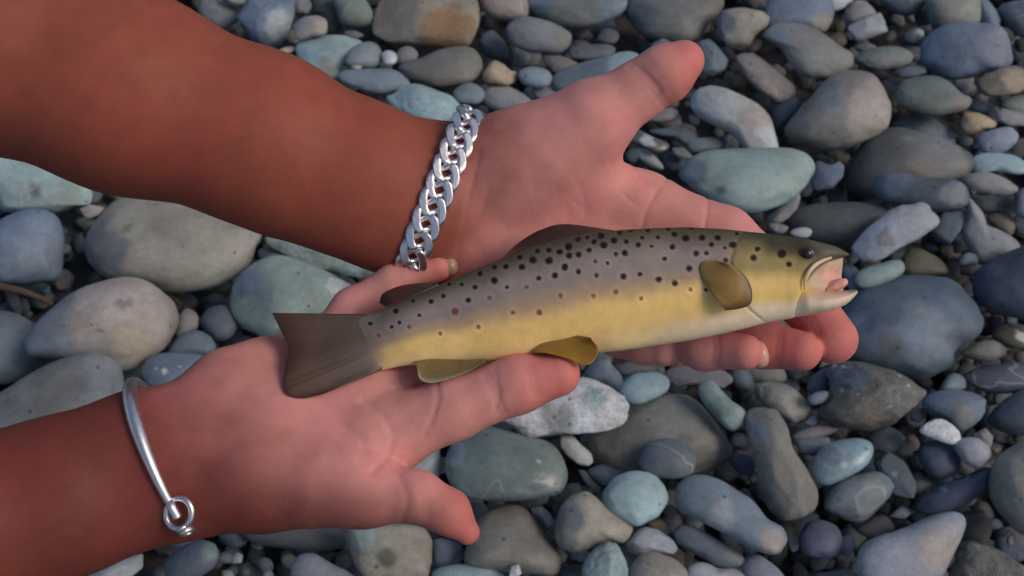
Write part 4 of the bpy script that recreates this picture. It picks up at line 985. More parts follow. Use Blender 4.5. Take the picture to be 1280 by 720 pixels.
def skin_mat():
    m, N, L, B = new_mat('skin')
    vc = nd(N, 'ShaderNodeVertexColor', layer_name='tone')
    tcn = N.new('ShaderNodeTexCoord')
    t1 = nd(N, 'ShaderNodeTexNoise', i_Scale=130.0, i_Detail=4.0, i_Roughness=.6)
    t2 = nd(N, 'ShaderNodeTexVoronoi', i_Scale=900.0)
    t3 = nd(N, 'ShaderNodeTexNoise', i_Scale=1400.0, i_Detail=2.0)
    for t in (t1, t2, t3): L.new(tcn.outputs['Object'], t.inputs['Vector'])
    mr = nd(N, 'ShaderNodeMapRange'); mr.inputs['From Min'].default_value = .3; mr.inputs['From Max'].default_value = .7; mr.inputs['To Min'].default_value = .93; mr.inputs['To Max'].default_value = 1.07
    L.new(t1.outputs['Fac'], mr.inputs['Value'])
    sc_ = nd(N, 'ShaderNodeVectorMath', operation='SCALE'); L.new(vc.outputs['Color'], sc_.inputs[0]); L.new(mr.outputs[0], sc_.inputs['Scale'])
    L.new(sc_.outputs[0], B.inputs['Base Color'])
    B.inputs['Roughness'].default_value = .58; B.inputs['Specular IOR Level'].default_value = .25
    B.inputs['Subsurface Weight'].default_value = .25
    B.inputs['Subsurface Radius'].default_value = (1.0, .35, .18); B.inputs['Subsurface Scale'].default_value = .005
    ad = nd(N, 'ShaderNodeMath', operation='MULTIPLY_ADD'); ad.inputs[1].default_value = .6
    L.new(t2.outputs['Distance'], ad.inputs[0]); L.new(t3.outputs['Fac'], ad.inputs[2])
    bp = nd(N, 'ShaderNodeBump', i_Strength=.17, i_Distance=.0006); L.new(ad.outputs[0], bp.inputs['Height']); L.new(bp.outputs[0], B.inputs['Normal'])
    return m
SKIN = skin_mat()
Vp = np.concatenate([to_world(VL), to_world(VR)]); Fp = np.concatenate([FL, FR + len(VL)])
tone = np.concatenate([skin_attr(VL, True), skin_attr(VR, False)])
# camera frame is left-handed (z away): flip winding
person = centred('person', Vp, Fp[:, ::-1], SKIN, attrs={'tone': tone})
tag(person, 'person reaching in from the left, two bare forearms with open palms cradling the trout', 'person')

# fingernails seen at the fingertips
mN, N_, L_, B_ = new_mat('fingernail'); B_.inputs['Base Color'].default_value = (.60, .31, .25, 1); B_.inputs['Roughness'].default_value = .3
mN2, N_, L_, B_ = new_mat('little_fingernail'); B_.inputs['Base Color'].default_value = (.42, .27, .19, 1); B_.inputs['Roughness'].default_value = .3
def nail(px, py, d, ang, ln, wd, mat):
    U, F = ICO[3]
    a = math.radians(ang)
    ux = np.array([math.cos(a), math.sin(a), 0.]); uy = np.array([-math.sin(a), math.cos(a), .0]); uz = np.array([0, 0, 1.])
    sx = np.sign(U[:, 0]) * np.abs(U[:, 0]) ** .7
    P = cam_pt(px, py, d) + (sx * ln)[:, None] * ux + (U[:, 1] * wd)[:, None] * uy + ((U[:, 2] * wd * .9) )[:, None] * uz
    return centred('fingernail', to_world(P), F[:, ::-1], mat, parent=person)
nail(949, 443, .4440, 12, .0036, .0055, mN)
nail(562, 333, .4605, 10, .0034, .0040, mN2)
# ------------------------------------------------------------------ trout
def lerp_tab(tab, x, c): 
    t = np.array(tab, float)
    g = np.linspace(t[0, 0], t[-1, 0], 900); y = np.interp(g, t[:, 0], t[:, c])
    st = g[1] - g[0]; w = np.exp(-.5 * (np.arange(-30, 31) * st / 4.0) ** 2); w /= w.sum()
    p = np.r_[2 * y[0] - y[30:0:-1], y, 2 * y[-1] - y[-2:-32:-1]]
    return np.interp(x, g, np.convolve(p, w, 'valid'))

BODY = [(424, 414, 446), (430, 405, 458), (440, 398, 466), (452, 394.5, 467.5), (470, 391.5, 465), (500, 377, 458), (540, 360, 454), (580, 343, 452), (620, 326, 452), (660, 310, 450), (700, 298, 446), (740, 291, 442),
        (780, 287, 438), (820, 285, 432), (860, 284, 426), (900, 286, 418), (930, 289, 411), (960, 292, 403), (985, 295, 399)]
BODY += [(998, 296.5, 396), (1004, 297, 372), (1010, 299, 352), (1020, 301.5, 337), (1034, 305, 327), (1046, 308.5, 323.5), (1054, 312.5, 322), (1061, 317, 319.5)]
DF = .430
def fish_depth(x):
    return DF + .003 * np.cos((x - 700) / 370 * math.pi) * 0 + .004 * ((x - 740) / 330) ** 2 * (x > 740) * -1 + .002 * np.clip((640 - x) / 190, 0, 1.2) ** 2

def half_w(x, hh):
    """half thickness in metres from half height in metres"""
    r = np.interp(x, [424, 440, 480, 560, 700, 860, 940, 985, 1010, 1040, 1061], [.05, .16, .34, .46, .55, .58, .60, .60, .85, 1.05, 1.0])
    w = lerp_tab([(960, .0099), (985, .00978), (1000, .0095), (1015, .0088), (1030, .0076), (1045, .0058), (1055, .0040), (1062, .0012)], x, 1)
    return np.where(x > 985, w, hh * r)

SPD = []
def _s(lst, ox, oy, s, r): 
    for q in lst: SPD.append((q[0] / s + ox, q[1] / s + oy, (q[2] if len(q) > 2 else r)))
_s([(420, 405), (490, 418), (430, 440, 2.6), (343, 443, 2.6), (407, 453, 2.4), (525, 377, 4.6), (562, 360, 4), (637, 372), (618, 325), (657, 333), (672, 292, 3.8), (715, 272, 3.6), (715, 313, 4.2),
    (750, 272, 4), (753, 333), (797, 273, 4.2), (830, 252, 4.4), (845, 225, 3.4), (848, 307), (880, 255, 4.2), (878, 222, 4), (897, 298, 3.8), (910, 228), (937, 211, 4), (940, 240), (927, 271), (792, 244), (472, 375), (580, 325)], 320, 220, 2.4, 3.4)
_s([(18, 266, 4.4), (55, 234), (85, 215), (88, 249), (38, 317, 4), (72, 288), (120, 245, 4), (120, 304), (157, 229, 4.2), (172, 201), (118, 192), (150, 185, 3), (208, 213, 4.4), (198, 178), (243, 195, 4), (248, 243), (280, 238, 4.2), (220, 273),
    (178, 268), (182, 315, 4), (276, 320, 4.8), (332, 313), (285, 200), (262, 167, 3), (327, 211, 4.4), (340, 185), (372, 215), (394, 185), (398, 330, 4.6), (417, 259, 4), (443, 218, 4.4), (450, 174), (491, 190), (453, 343, 4), (503, 293, 4.6), (527, 241, 4),
    (562, 240), (547, 185), (580, 210, 2.6), (601, 186), (655, 210, 5), (668, 173), (630, 264), (625, 222, 2.4), (725, 255, 4.6), (738, 225, 4), (823, 242, 5.2), (848, 278, 3.4), (300, 160, 3), (360, 160, 3), (430, 155, 3), (560, 365), (510, 150, 2.6), (230, 160, 2.8)], 680, 230, 2.769, 3.4)
SPR = []
for q in [(460, 453), (368, 478), (312, 521), (596, 404), (700, 365), (812, 333), (553, 473), (668, 452), (771, 410), (850, 409), (915, 358)]: SPR.append((q[0] / 2.4 + 320, q[1] / 2.4 + 220))
for q in [(60, 386), (171, 387), (250, 372), (337, 396), (508, 365)]: SPR.append((q[0] / 2.769 + 680, q[1] / 2.769 + 230))

def gill_x(y):
    return np.interp(y, [288, 305, 325, 350, 372, 388, 404], [931, 920, 913, 915, 924, 938, 958])

def mix(a, b, w): return a + (b - a) * w[:, None]
def sst(a, b, v):
    t = np.clip((v - a) / (b - a), 0, 1); return t * t * (3 - 2 * t)

def fish_colour(x, y, v, V, front=True):
    n = fbm(V * 90, 21, 3); n2 = fbm(V * 300, 8, 2); nl = fbm(V * 28, 2, 2)
    back = np.array([.085, .070, .045]); flank = np.array([.275, .228, .205]); low = np.array([.82, .56, .20]); belly = np.array([.90, .74, .46])
    vv = v + .035 * nl + .02 * n
    c = mix(np.tile(back, (len(x), 1)), np.tile(flank, (len(x), 1)), sst(.0, .30, vv))
    c = mix(c, np.tile(np.array([.42, .30, .19]), (len(x), 1)), sst(.36, .52, vv))
    c = mix(c, np.tile(low, (len(x), 1)), sst(.50, .68, vv + .05 * (x > 700) * np.clip((x - 700) / 200, 0, 1)))
    fr = sst(760, 930, x)
    c = mix(c, np.tile(belly, (len(x), 1)), sst(.80, .97, vv) * (.45 + .55 * fr))
    c = mix(c, np.tile(np.array([.86, .70, .49]), (len(x), 1)), sst(.74, .90, vv) * fr)
    # tail root: browner
    c = mix(c, np.tile(np.array([.17, .14, .12]), (len(x), 1)), np.maximum(sst(530, 460, x) * .7 * sst(.98, .55, vv), sst(522 - 22 * vv, 452, x)))
    # head
    hd = sst(-20, 14, x - gill_x(y) + 3 * n)
    h = mix(np.tile(np.array([.060, .058, .036]), (len(x), 1)), np.tile(np.array([.30, .24, .10]), (len(x), 1)), sst(.06, .27, vv + .05 * n))
    h = mix(h, np.tile(np.array([.72, .50, .17]), (len(x), 1)), sst(.36, .58, vv))
    h = mix(h, np.tile(np.array([.80, .67, .48]), (len(x), 1)), sst(.70, .86, vv))
    # snout above the mouth: olive grey
    sn = sst(1000, 1024, x)
    h = mix(h, np.tile(np.array([.13, .12, .09]), (len(x), 1)), sn * .9)
    hl = np.exp(-((x - 974) / 24) ** 2 - ((y - 356) / 15) ** 2)
    h = mix(h, np.tile(np.array([.80, .56, .20]), (len(x), 1)), hl * .9)
    ey = np.exp(-((x - 1003) / 17) ** 2 - ((y - 314) / 7.5) ** 2)
    h = mix(h, np.tile(np.array([.055, .038, .028]), (len(x), 1)), ey * .85)
    c = mix(c, h, hd)
    # pale smudge round the head spots, spots
    hal = np.zeros(len(x)); sp = np.zeros(len(x)); rd = np.zeros(len(x))
    jit = 1 + .30 * n + .18 * n2
    for (sx, sy, r) in SPD:
        m = (np.abs(x - sx) < 16) & (np.abs(y - sy) < 16)
        d = np.hypot(x[m] - sx, (y[m] - sy) * 1.05) * jit[m]
        sp[m] = np.maximum(sp[m], sst(r * 1.22, r * .62, d)); hal[m] = np.maximum(hal[m], sst(r * 2.3, r * 1.1, d))
    for (sx, sy) in SPR:
        m = (np.abs(x - sx) < 12) & (np.abs(y - sy) < 12)
        d = np.hypot(x[m] - sx, y[m] - sy) * jit[m]
        rd[m] = np.maximum(rd[m], sst(4.0, 1.9, d)); hal[m] = np.maximum(hal[m], sst(8, 4, d))
    c = c * (1 + .16 * hal)[:, None]
    c = mix(c, np.tile(np.array([.012, .007, .009]), (len(x), 1)), sp * .97)
    c = mix(c, np.tile(np.array([.19, .045, .035]), (len(x), 1)), rd * .88)
    return c * (1 + .09 * n + .06 * n2)[:, None]

def fish_mat(name, rough=.40, scales=True):
    m, N, L, B = new_mat(name)
    vc = nd(N, 'ShaderNodeVertexColor', layer_name='hue'); L.new(vc.outputs['Color'], B.inputs['Base Color'])
    B.inputs['Roughness'].default_value = rough; B.inputs['Specular IOR Level'].default_value = .10
    B.inputs['Subsurface Weight'].default_value = .04; B.inputs['Subsurface Radius'].default_value = (1, .6, .35); B.inputs['Subsurface Scale'].default_value = .002
    tcn = N.new('ShaderNodeTexCoord')
    v = nd(N, 'ShaderNodeTexVoronoi', i_Scale=620.0 if scales else 420.0, i_Randomness=.9); L.new(tcn.outputs['Object'], v.inputs['Vector'])
    t = nd(N, 'ShaderNodeTexNoise', i_Scale=320.0, i_Detail=3.0); L.new(tcn.outputs['Object'], t.inputs['Vector'])
    a = nd(N, 'ShaderNodeMath', operation='ADD'); L.new(v.outputs['Distance'], a.inputs[0]); L.new(t.outputs['Fac'], a.inputs[1])
    bp = nd(N, 'ShaderNodeBump', i_Strength=.10 if scales else .1, i_Distance=.0006); L.new(a.outputs[0], bp.inputs['Height']); L.new(bp.outputs[0], B.inputs['Normal'])
    rr = nd(N, 'ShaderNodeMapRange'); rr.inputs['To Min'].default_value = rough - .08; rr.inputs['To Max'].default_value = rough + .16
    L.new(t.outputs['Fac'], rr.inputs['Value']); L.new(rr.outputs[0], B.inputs['Roughness'])
    return m
FISH = fish_mat('trout_skin'); FMOUTH = fish_mat('trout_mouth', .3, False)

troot = bpy.data.objects.new('trout', None); COL.objects.link(troot)
troot.location = to_world(cam_pt(740, 440, DF)[None])[0]
troot.empty_display_size = .05
tag(troot, 'dark-spotted brown trout with yellow belly and open mouth lying across both palms', 'fish')

def loft(tab, xs, k, wfun, front_shape=None, dfun=fish_depth, tip=True):
    top, bot = lerp_tab(tab, xs, 1), lerp_tab(tab, xs, 2)
    d = dfun(xs)
    a = np.linspace(0, 2 * math.pi, k, endpoint=False)      # 0 = dorsal, pi/2 = towards camera
    hh = (bot - top) / 2; mid = (top + bot) / 2
    A, HH = np.meshgrid(a, hh); MID = np.repeat(mid[:, None], k, 1); X = np.repeat(xs[:, None], k, 1); Dp = np.repeat(d[:, None], k, 1)
    hm = HH / FPX * Dp
    wm = wfun(X, hm)
    ca, sa = np.cos(A), np.sin(A)
    PY = MID - HH * np.sign(ca) * np.abs(ca) ** .95
    Q = Dp - wm * np.sign(sa) * np.abs(sa) ** .92
    v = (PY - (MID - HH)) / (2 * HH + 1e-9)
    return X, PY, Q, v, sa

def finish(name, X, PY, Q, col, mat, par=None):
    n, k = X.shape
    P = np.stack([(X - 640) / FPX * DF, (360 - PY) / FPX * DF, Q], -1)
    # keep pixel position exact for the mid plane depth
    P[..., 0] = (X - 640) / FPX * Q; P[..., 1] = (360 - PY) / FPX * Q
    V = P.reshape(-1, 3); i = np.arange(n * k).reshape(n, k)
    F = np.stack([i[:-1], i[1:], np.roll(i[1:], -1, 1), np.roll(i[:-1], -1, 1)], -1).reshape(-1, 4)
    T = np.concatenate([F[:, [0, 1, 2]], F[:, [0, 2, 3]]])
    c0, c1 = len(V), len(V) + 1
    V = np.concatenate([V, V[i[0]].mean(0)[None], V[i[-1]].mean(0)[None]])
    kk = np.arange(k)
    T = np.concatenate([T, np.stack([np.full(k, c0), i[0], np.roll(i[0], -1)], 1), np.stack([np.full(k, c1), np.roll(i[-1], -1), i[-1]], 1)])
    col = np.concatenate([col, col[i[0]].mean(0)[None], col[i[-1]].mean(0)[None]])
    return centred(name, to_world(V), T, mat, attrs={'hue': np.clip(col, 0, 1)}, parent=troot if par is None else par)

def make_body():
    xs = np.concatenate([np.linspace(424, 990, 346), np.linspace(991.5, 1061, 60)])
    X, PY, Q, v, sa = loft(BODY, xs, 180, half_w)
    fr = sa > -.05
    # gill cover: groove along its edge, cover proud of the flank
    g = X - gill_x(PY)
    Q = Q + np.where(fr, .0004 * np.exp(-(g / 3.5) ** 2) - .0005 * sst(-1, 3, g) * sst(60, 15, g), 0) * (np.clip(sa, 0, 1) ** .5)
    g2 = X - (gill_x(PY) + 30 + 6 * np.sin(PY / 14))                       # preopercle line
    Q = Q + np.where(fr, .00005 * np.exp(-(g2 / 5) ** 2), 0) * np.clip(sa, 0, 1) * (PY > 318)
    # eye socket
    Q = Q + np.where(fr, .0012 * np.exp(-((X - 1009) / 12) ** 2 - ((PY - 317.5) / 9) ** 2), 0)
    # lateral line and soft undulation
    ll = .43 + .04 * np.sin(X / 120)
    Q = Q + np.where(fr, .00025 * np.exp(-((v - ll) / .012) ** 2), 0) * (X < 905)
    P = np.stack([(X - 640) / FPX * Q, (360 - PY) / FPX * Q, Q], -1).reshape(-1, 3)
    Q = Q + (.0005 * fbm(P * 55, 31, 2)).reshape(Q.shape)
    vv = v.copy()
    hx = X > 990                                            # past the mouth corner judge height on the whole head
    vv = np.where(hx, (PY - lerp_tab(BODY, X.ravel(), 1).reshape(X.shape)) / 98.0, vv)
    col = fish_colour(X.ravel(), PY.ravel(), vv.ravel(), P)
    return finish('body', X, PY, Q, col, FISH)
make_body()

# lower jaw
LJ = [(955, 356, 402), (980, 352, 398.5), (1000, 353, 395.5), (1012, 358, 394), (1030, 363.5, 391), (1046, 364.5, 386.5), (1058, 363, 380.5), (1067, 361.5, 372.5), (1072, 363, 366)]
def make_jaw():
    xs = np.linspace(955, 1072, 90)
    X, PY, Q, v, sa = loft(LJ, xs, 72, lambda X, h: lerp_tab([(955, .0030), (985, .0054), (998, .0076), (1010, .0096), (1030, .0093), (1045, .0078), (1060, .0056), (1068, .0036), (1073, .0016)], X, 1))
    P = np.stack([(X - 640) / FPX * Q, (360 - PY) / FPX * Q, Q], -1).reshape(-1, 3)
    n = fbm(P * 120, 3, 3); x, vv = X.ravel(), v.ravel()
    c = mix(np.tile(np.array([.62, .42, .33]), (len(x), 1)), np.tile(np.array([.78, .64, .47]), (len(x), 1)), sst(.35, .62, vv))
    y = PY.ravel(); hv = (y - 297) / 98.0                      # where the jaw leaves the head it wears the head's colours
    hc = mix(np.tile(np.array([.76, .53, .185]), (len(x), 1)), np.tile(np.array([.80, .67, .48]), (len(x), 1)), sst(.70, .86, hv))
    hc = mix(hc, np.tile(np.array([.80, .56, .20]), (len(x), 1)), .9 * np.exp(-((x - 974) / 24) ** 2 - ((y - 356) / 15) ** 2))
    c = mix(c, hc, sst(1030, 1000, x + .25 * (y - 375)))
    c = mix(c, np.tile(np.array([.17, .20, .19]), (len(x), 1)), sst(1056, 1066, x) * sst(.62, .25, vv) * .9)
    c = c * (1 + .10 * n)[:, None]
    finish('lower_jaw', X, PY, Q, c, FMOUTH)
make_jaw()

# inside of the mouth: far cheek and tongue
ML = [(1000, 330, 374), (1010, 332, 374), (1022, 328, 374), (1036, 321, 374), (1046, 318, 373), (1054, 319, 370)]
def make_mouth():
    xs = np.linspace(1000, 1054, 50)
    def wf(X, h): return np.interp(X, [1000, 1036, 1054], [.0080, .0050, .0012])
    X, PY, Q, v, sa = loft(ML, xs, 60, wf, dfun=lambda x: fish_depth(x) + .0025)
    Q = Q + np.where(sa > 0, .0016 * np.exp(-((PY - 345) / 13) ** 2), 0)
    P = np.stack([(X - 640) / FPX * Q, (360 - PY) / FPX * Q, Q], -1).reshape(-1, 3)
    n = fbm(P * 160, 13, 3); x, y = X.ravel(), PY.ravel()
    c = mix(np.tile(np.array([.56, .43, .29]), (len(x), 1)), np.tile(np.array([.68, .35, .29]), (len(x), 1)), sst(1018, 1040, x) * sst(324, 342, y) * sst(370, 354, y) * .75)
    c = mix(c, np.tile(np.array([.62, .46, .36]), (len(x), 1)), sst(356, 370, y) * .8)
    X = X - 9 * np.exp(-((PY - 342) / 10) ** 2) * np.clip((X - 1004) / 48, 0, 1)
    finish('mouth_lining', X, PY, Q, c * (1 + .12 * n)[:, None], FMOUTH)
make_mouth()

def make_tongue():
    U, F = ICO[3]
    c = cam_pt(1043, 358, df0(1043, .0002))
    a = math.radians(-24); un = U * np.array([.0054, .0022, .0026]) * (1 + .10 * fbm(U * 2, 5, 2))[:, None]
    V = c + np.stack([un[:, 0] * math.cos(a) + un[:, 1] * math.sin(a), -un[:, 0] * math.sin(a) + un[:, 1] * math.cos(a), un[:, 2]], 1)
    col = np.tile(np.array([.66, .33, .27]), (len(V), 1)) * (1 + .14 * fbm(U * 5, 2, 2))[:, None]
    centred('tongue', to_world(V), F[:, ::-1], FMOUTH, attrs={'hue': np.clip(col, 0, 1)}, parent=troot)
df0 = lambda x, w: float(fish_depth(np.array([x]))[0]) - w
make_tongue()

def part_tube(name, pts, radii, col, mat=None, k=12, flat=None, rough=.35, par=None):
    P = crom(np.array([cam_pt(*p) for p in pts]), 40)
    r = np.interp(np.linspace(0, 1, 40), np.linspace(0, 1, len(radii)), radii)
    V, F = tube(P, r, k, flat=flat)
    if mat is None:
        mat, N, L, B = new_mat(name + '_colour'); B.inputs['Base Color'].default_value = (*col, 1); B.inputs['Roughness'].default_value = rough
    return centred(name, to_world(V), F[:, ::-1], mat, parent=troot if par is None else par)
df = lambda x, w: float(fish_depth(np.array([x]))[0]) - w
part_tube('upper_lip', [(1039, 322, df(1039, .0060)), (1028, 326, df(1028, .0080)), (1018, 332, df(1018, .0096)), (1010, 342, df(1010, .0106)), (1006, 353, df(1006, .0104)), (1006, 362, df(1006, .0092))],
          [.0005, .0008, .0009, .0008, .0006, .0003], (.62, .47, .29), flat=((0, 0, 1), .7))

# eye
def make_eye():
    mi, N, L, B = new_mat('trout_iris'); B.inputs['Base Color'].default_value = (.035, .022, .012, 1); B.inputs['Roughness'].default_value = .3
    mp, N, L, B = new_mat('trout_pupil'); B.inputs['Base Color'].default_value = (.004, .004, .004, 1); B.inputs['Roughness'].default_value = .3
    c = cam_pt(1009, 317.5, df(1009, .0072)); U, F = ICO[3]
    V = c + U * np.array([.0031, .0026, .0009])
    e = centred('eye', to_world(V), F[:, ::-1], mi, parent=troot)
    V = c + np.array([-.0001, 0, -.0007]) + U * np.array([.0021, .0019, .0009])
    me = mesh_np('pupil', to_world(V) - np.array(troot.location) - np.array(e.location), F[:, ::-1], mp)
    o = bpy.data.objects.new('pupil', me); COL.objects.link(o); o.parent = e
make_eye()

# fins: thin ribbed membranes with real thickness, rays raised along their length
def fin(name, root, tipc, d_root, d_tip, col_root, col_tip, edge=None, nu=60, nv=26, rays=13, thick=.0011, curve=.0, mat=None, soft=.0004, bend=1.0):
    """root, tipc: outlines (px) from first ray to last; membrane spans between them"""
    R0 = crom(np.array(root, float), nu); T0 = crom(np.array(tipc, float), nu)
    u = np.linspace(0, 1, nu); vv = np.linspace(0, 1, nv)
    PX = R0[:, None] * (1 - vv[None, :, None]) + T0[:, None] * vv[None, :, None]
    dr = np.interp(u, np.linspace(0, 1, len(d_root)), d_root); dt = np.interp(u, np.linspace(0, 1, len(d_tip)), d_tip)
    vd = vv ** bend
    D = dr[:, None] * (1 - vd) + dt[:, None] * vd + curve * np.sin(vv * math.pi)[None]
    uw = u + .018 * np.sin(u * 17 + rays) + .01 * np.sin(u * 41)
    rib = np.cos(uw[:, None] * rays * 2 * math.pi + .9 * vv[None] ** 2) * (.55 + .45 * vnoise(np.stack([u * 9, u * 0 + rays, u * 0], 1), 3))[:, None]
    D = D + soft * np.sin(u * 9 + 1)[:, None] * vv[None]
    th = thick * (1 - .75 * vv)[None] * (.80 + .2 * rib * vv[None]) + .00015
    edgef = np.minimum(1, np.minimum(u, 1 - u) * nu / 2.5)[:, None] * np.minimum(1, (1 - vv) * nv / 1.6)[None]
    th = th * np.clip(edgef, .08, 1)
    out = []
    for sgn in (-1, 1):
        Q = D + sgn * th / 2
        out.append(np.stack([(PX[..., 0] - 640) / FPX * Q, (360 - PX[..., 1]) / FPX * Q, Q], -1).reshape(-1, 3))
    V = np.concatenate(out); i = np.arange(nu * nv).reshape(nu, nv); o2 = nu * nv
    def q2t(a, b, c, d): 
        return np.concatenate([np.stack([a, b, c], -1).reshape(-1, 3), np.stack([a, c, d], -1).reshape(-1, 3)])
    T = [q2t(i[:-1, :-1], i[:-1, 1:], i[1:, 1:], i[1:, :-1]), q2t(i[:-1, :-1] + o2, i[1:, :-1] + o2, i[1:, 1:] + o2, i[:-1, 1:] + o2)]
    for b in (i[0], i[-1][::-1], i[:, 0][::-1], i[:, -1]):
        T.append(q2t(b[:-1], b[:-1] + o2, b[1:] + o2, b[1:]))
    T = np.concatenate(T)
    cu = np.array(col_root)[None, None] * (1 - vv[None, :, None]) + np.array(col_tip)[None, None] * vv[None, :, None] + np.zeros((nu, 1, 1))
    if edge is not None:
        w = np.clip((vv - .80) / .15, 0, 1)[None, :, None]; cu = cu * (1 - w) + np.array(edge) * w
    cu = cu * (1 + .07 * rib[..., None] * vv[None, :, None])
    n = fbm(out[0] * 140, 6, 3).reshape(nu, nv, 1)
    cu = np.clip(cu * (1 + .18 * n), 0, 1).reshape(-1, 3)
    return centred(name, to_world(V), T[:, ::-1], mat or FFIN, attrs={'hue': np.concatenate([cu, cu])}, parent=troot)

def fin_mat():
    m, N, L, B = new_mat('trout_fin')
    vc = nd(N, 'ShaderNodeVertexColor', layer_name='hue'); L.new(vc.outputs['Color'], B.inputs['Base Color'])
    B.inputs['Roughness'].default_value = .38; B.inputs['Specular IOR Level'].default_value = .45
    B.inputs['Transmission Weight'].default_value = .0
    tr = N.new('ShaderNodeBsdfTranslucent'); L.new(vc.outputs['Color'], tr.inputs['Color'])
    mx = N.new('ShaderNodeMixShader'); mx.inputs[0].default_value = .35
    L.new(B.outputs[0], mx.inputs[1]); L.new(tr.outputs[0], mx.inputs[2]); L.new(mx.outputs[0], N['Material Output'].inputs['Surface'])
    return m
FFIN = fin_mat()
dt_ = df(470, 0)
fin('tail_fin', [(482, 393), (474, 410), (472, 428), (474, 446), (478, 462)],
    [(340, 391), (350, 411), (361, 436), (357, 458), (354, 480), (360, 494), (378, 498), (406, 492)], [dt_, dt_ - .0004, dt_ - .0012], [dt_ + .002, dt_ - .004, dt_ - .0125, dt_ - .0105], (.155, .122, .098), (.125, .066, .044), rays=19, bend=.85, nu=96, nv=40, thick=.0026, soft=.0012, edge=(.095, .05, .034))
fin('dorsal_fin', [(628, 322), (665, 309), (705, 298), (762, 290)], [(632, 318), (650, 302), (676, 287), (708, 280), (768, 288)], [df(700, 0)], [df(700, -.012)], (.065, .045, .036), (.045, .030, .026), rays=12, thick=.0028)
fin('adipose_fin', [(482, 384), (510, 372), (545, 357)], [(474, 378), (480, 366), (506, 356), (548, 352)], [df(510, 0)], [df(510, -.006)], (.085, .060, .045), (.12, .045, .032), rays=3, thick=.0035)
fin('anal_fin', [(516, 452), (548, 447), (580, 449), (609, 447)], [(521, 458), (526, 475), (545, 478), (580, 467), (606, 453)], [df(560, .002)], [df(560, .012)], (.34, .24, .085), (.29, .21, .10), edge=(.50, .42, .30), rays=10, thick=.0022)
fin('pelvic_fin', [(664, 440), (676, 430), (694, 422), (716, 418)], [(682, 441), (712, 449), (728, 456), (741, 453), (748, 437), (738, 422)], [df(700, .008)], [df(700, .0155)], (.40, .235, .05), (.46, .24, .035), rays=9, thick=.0020, edge=(.42, .20, .03))
fin('pectoral_fin', [(878, 352), (873, 338), (879, 327), (894, 325)], [(907, 388), (924, 386), (938, 380), (940, 364), (933, 347), (916, 331)], [df(900, .0115)], [df(920, .0165)], (.46, .30, .10), (.38, .225, .055), rays=11, thick=.0008, edge=(.16, .09, .03), curve=-.0025)
# ------------------------------------------------------------------ bracelets
def silver(name, col=(.78, .75, .75), rough=.33):
    m, N, L, B = new_mat(name)
    B.inputs['Metallic'].default_value = 1; B.inputs['Base Color'].default_value = (*col, 1); B.inputs['Roughness'].default_value = rough
    t = nd(N, 'ShaderNodeTexNoise', i_Scale=700.0, i_Detail=3.0)
    tcn = N.new('ShaderNodeTexCoord'); L.new(tcn.outputs['Object'], t.inputs['Vector'])
    mr = nd(N, 'ShaderNodeMapRange'); mr.inputs['To Min'].default_value = rough - .1; mr.inputs['To Max'].default_value = rough + .16
    L.new(t.outputs['Fac'], mr.inputs['Value']); L.new(mr.outputs[0], B.inputs['Roughness'])
    bp = nd(N, 'ShaderNodeBump', i_Strength=.12, i_Distance=.0003); L.new(t.outputs['Fac'], bp.inputs['Height']); L.new(bp.outputs[0], B.inputs['Normal'])
    return m
SILVER = silver('polished_silver')

def sample(fd, f, P):
    q = (P - fd.lo) / fd.h
    q = np.clip(q, 0, np.array(fd.n) - 1.001); i = q.astype(int); t = q - i
    out = 0
    for a in (0, 1):
        for b in (0, 1):
            for c in (0, 1):
                w = (t[:, 0] if a else 1 - t[:, 0]) * (t[:, 1] if b else 1 - t[:, 1]) * (t[:, 2] if c else 1 - t[:, 2])
                out = out + w * f[i[:, 0] + a, i[:, 1] + b, i[:, 2] + c]
    return out

def wrist_loop(fd, f, cen, u, v, clear, n):
    """closed loop in the plane (cen; u, v) riding `clear` metres off the skin"""
    a = np.linspace(0, 2 * math.pi, n, endpoint=False)
    dirs = np.cos(a)[:, None] * u + np.sin(a)[:, None] * v
    r = np.full(n, .004); done = np.zeros(n, bool)
    for k in range(160):
        s = sample(fd, f, cen + dirs * r[:, None])
        done |= s > clear
        r = np.where(done, r, r + .0004)
    r = (np.roll(r, 1) + r + np.roll(r, -1)) / 3
    return cen + dirs * r[:, None], a

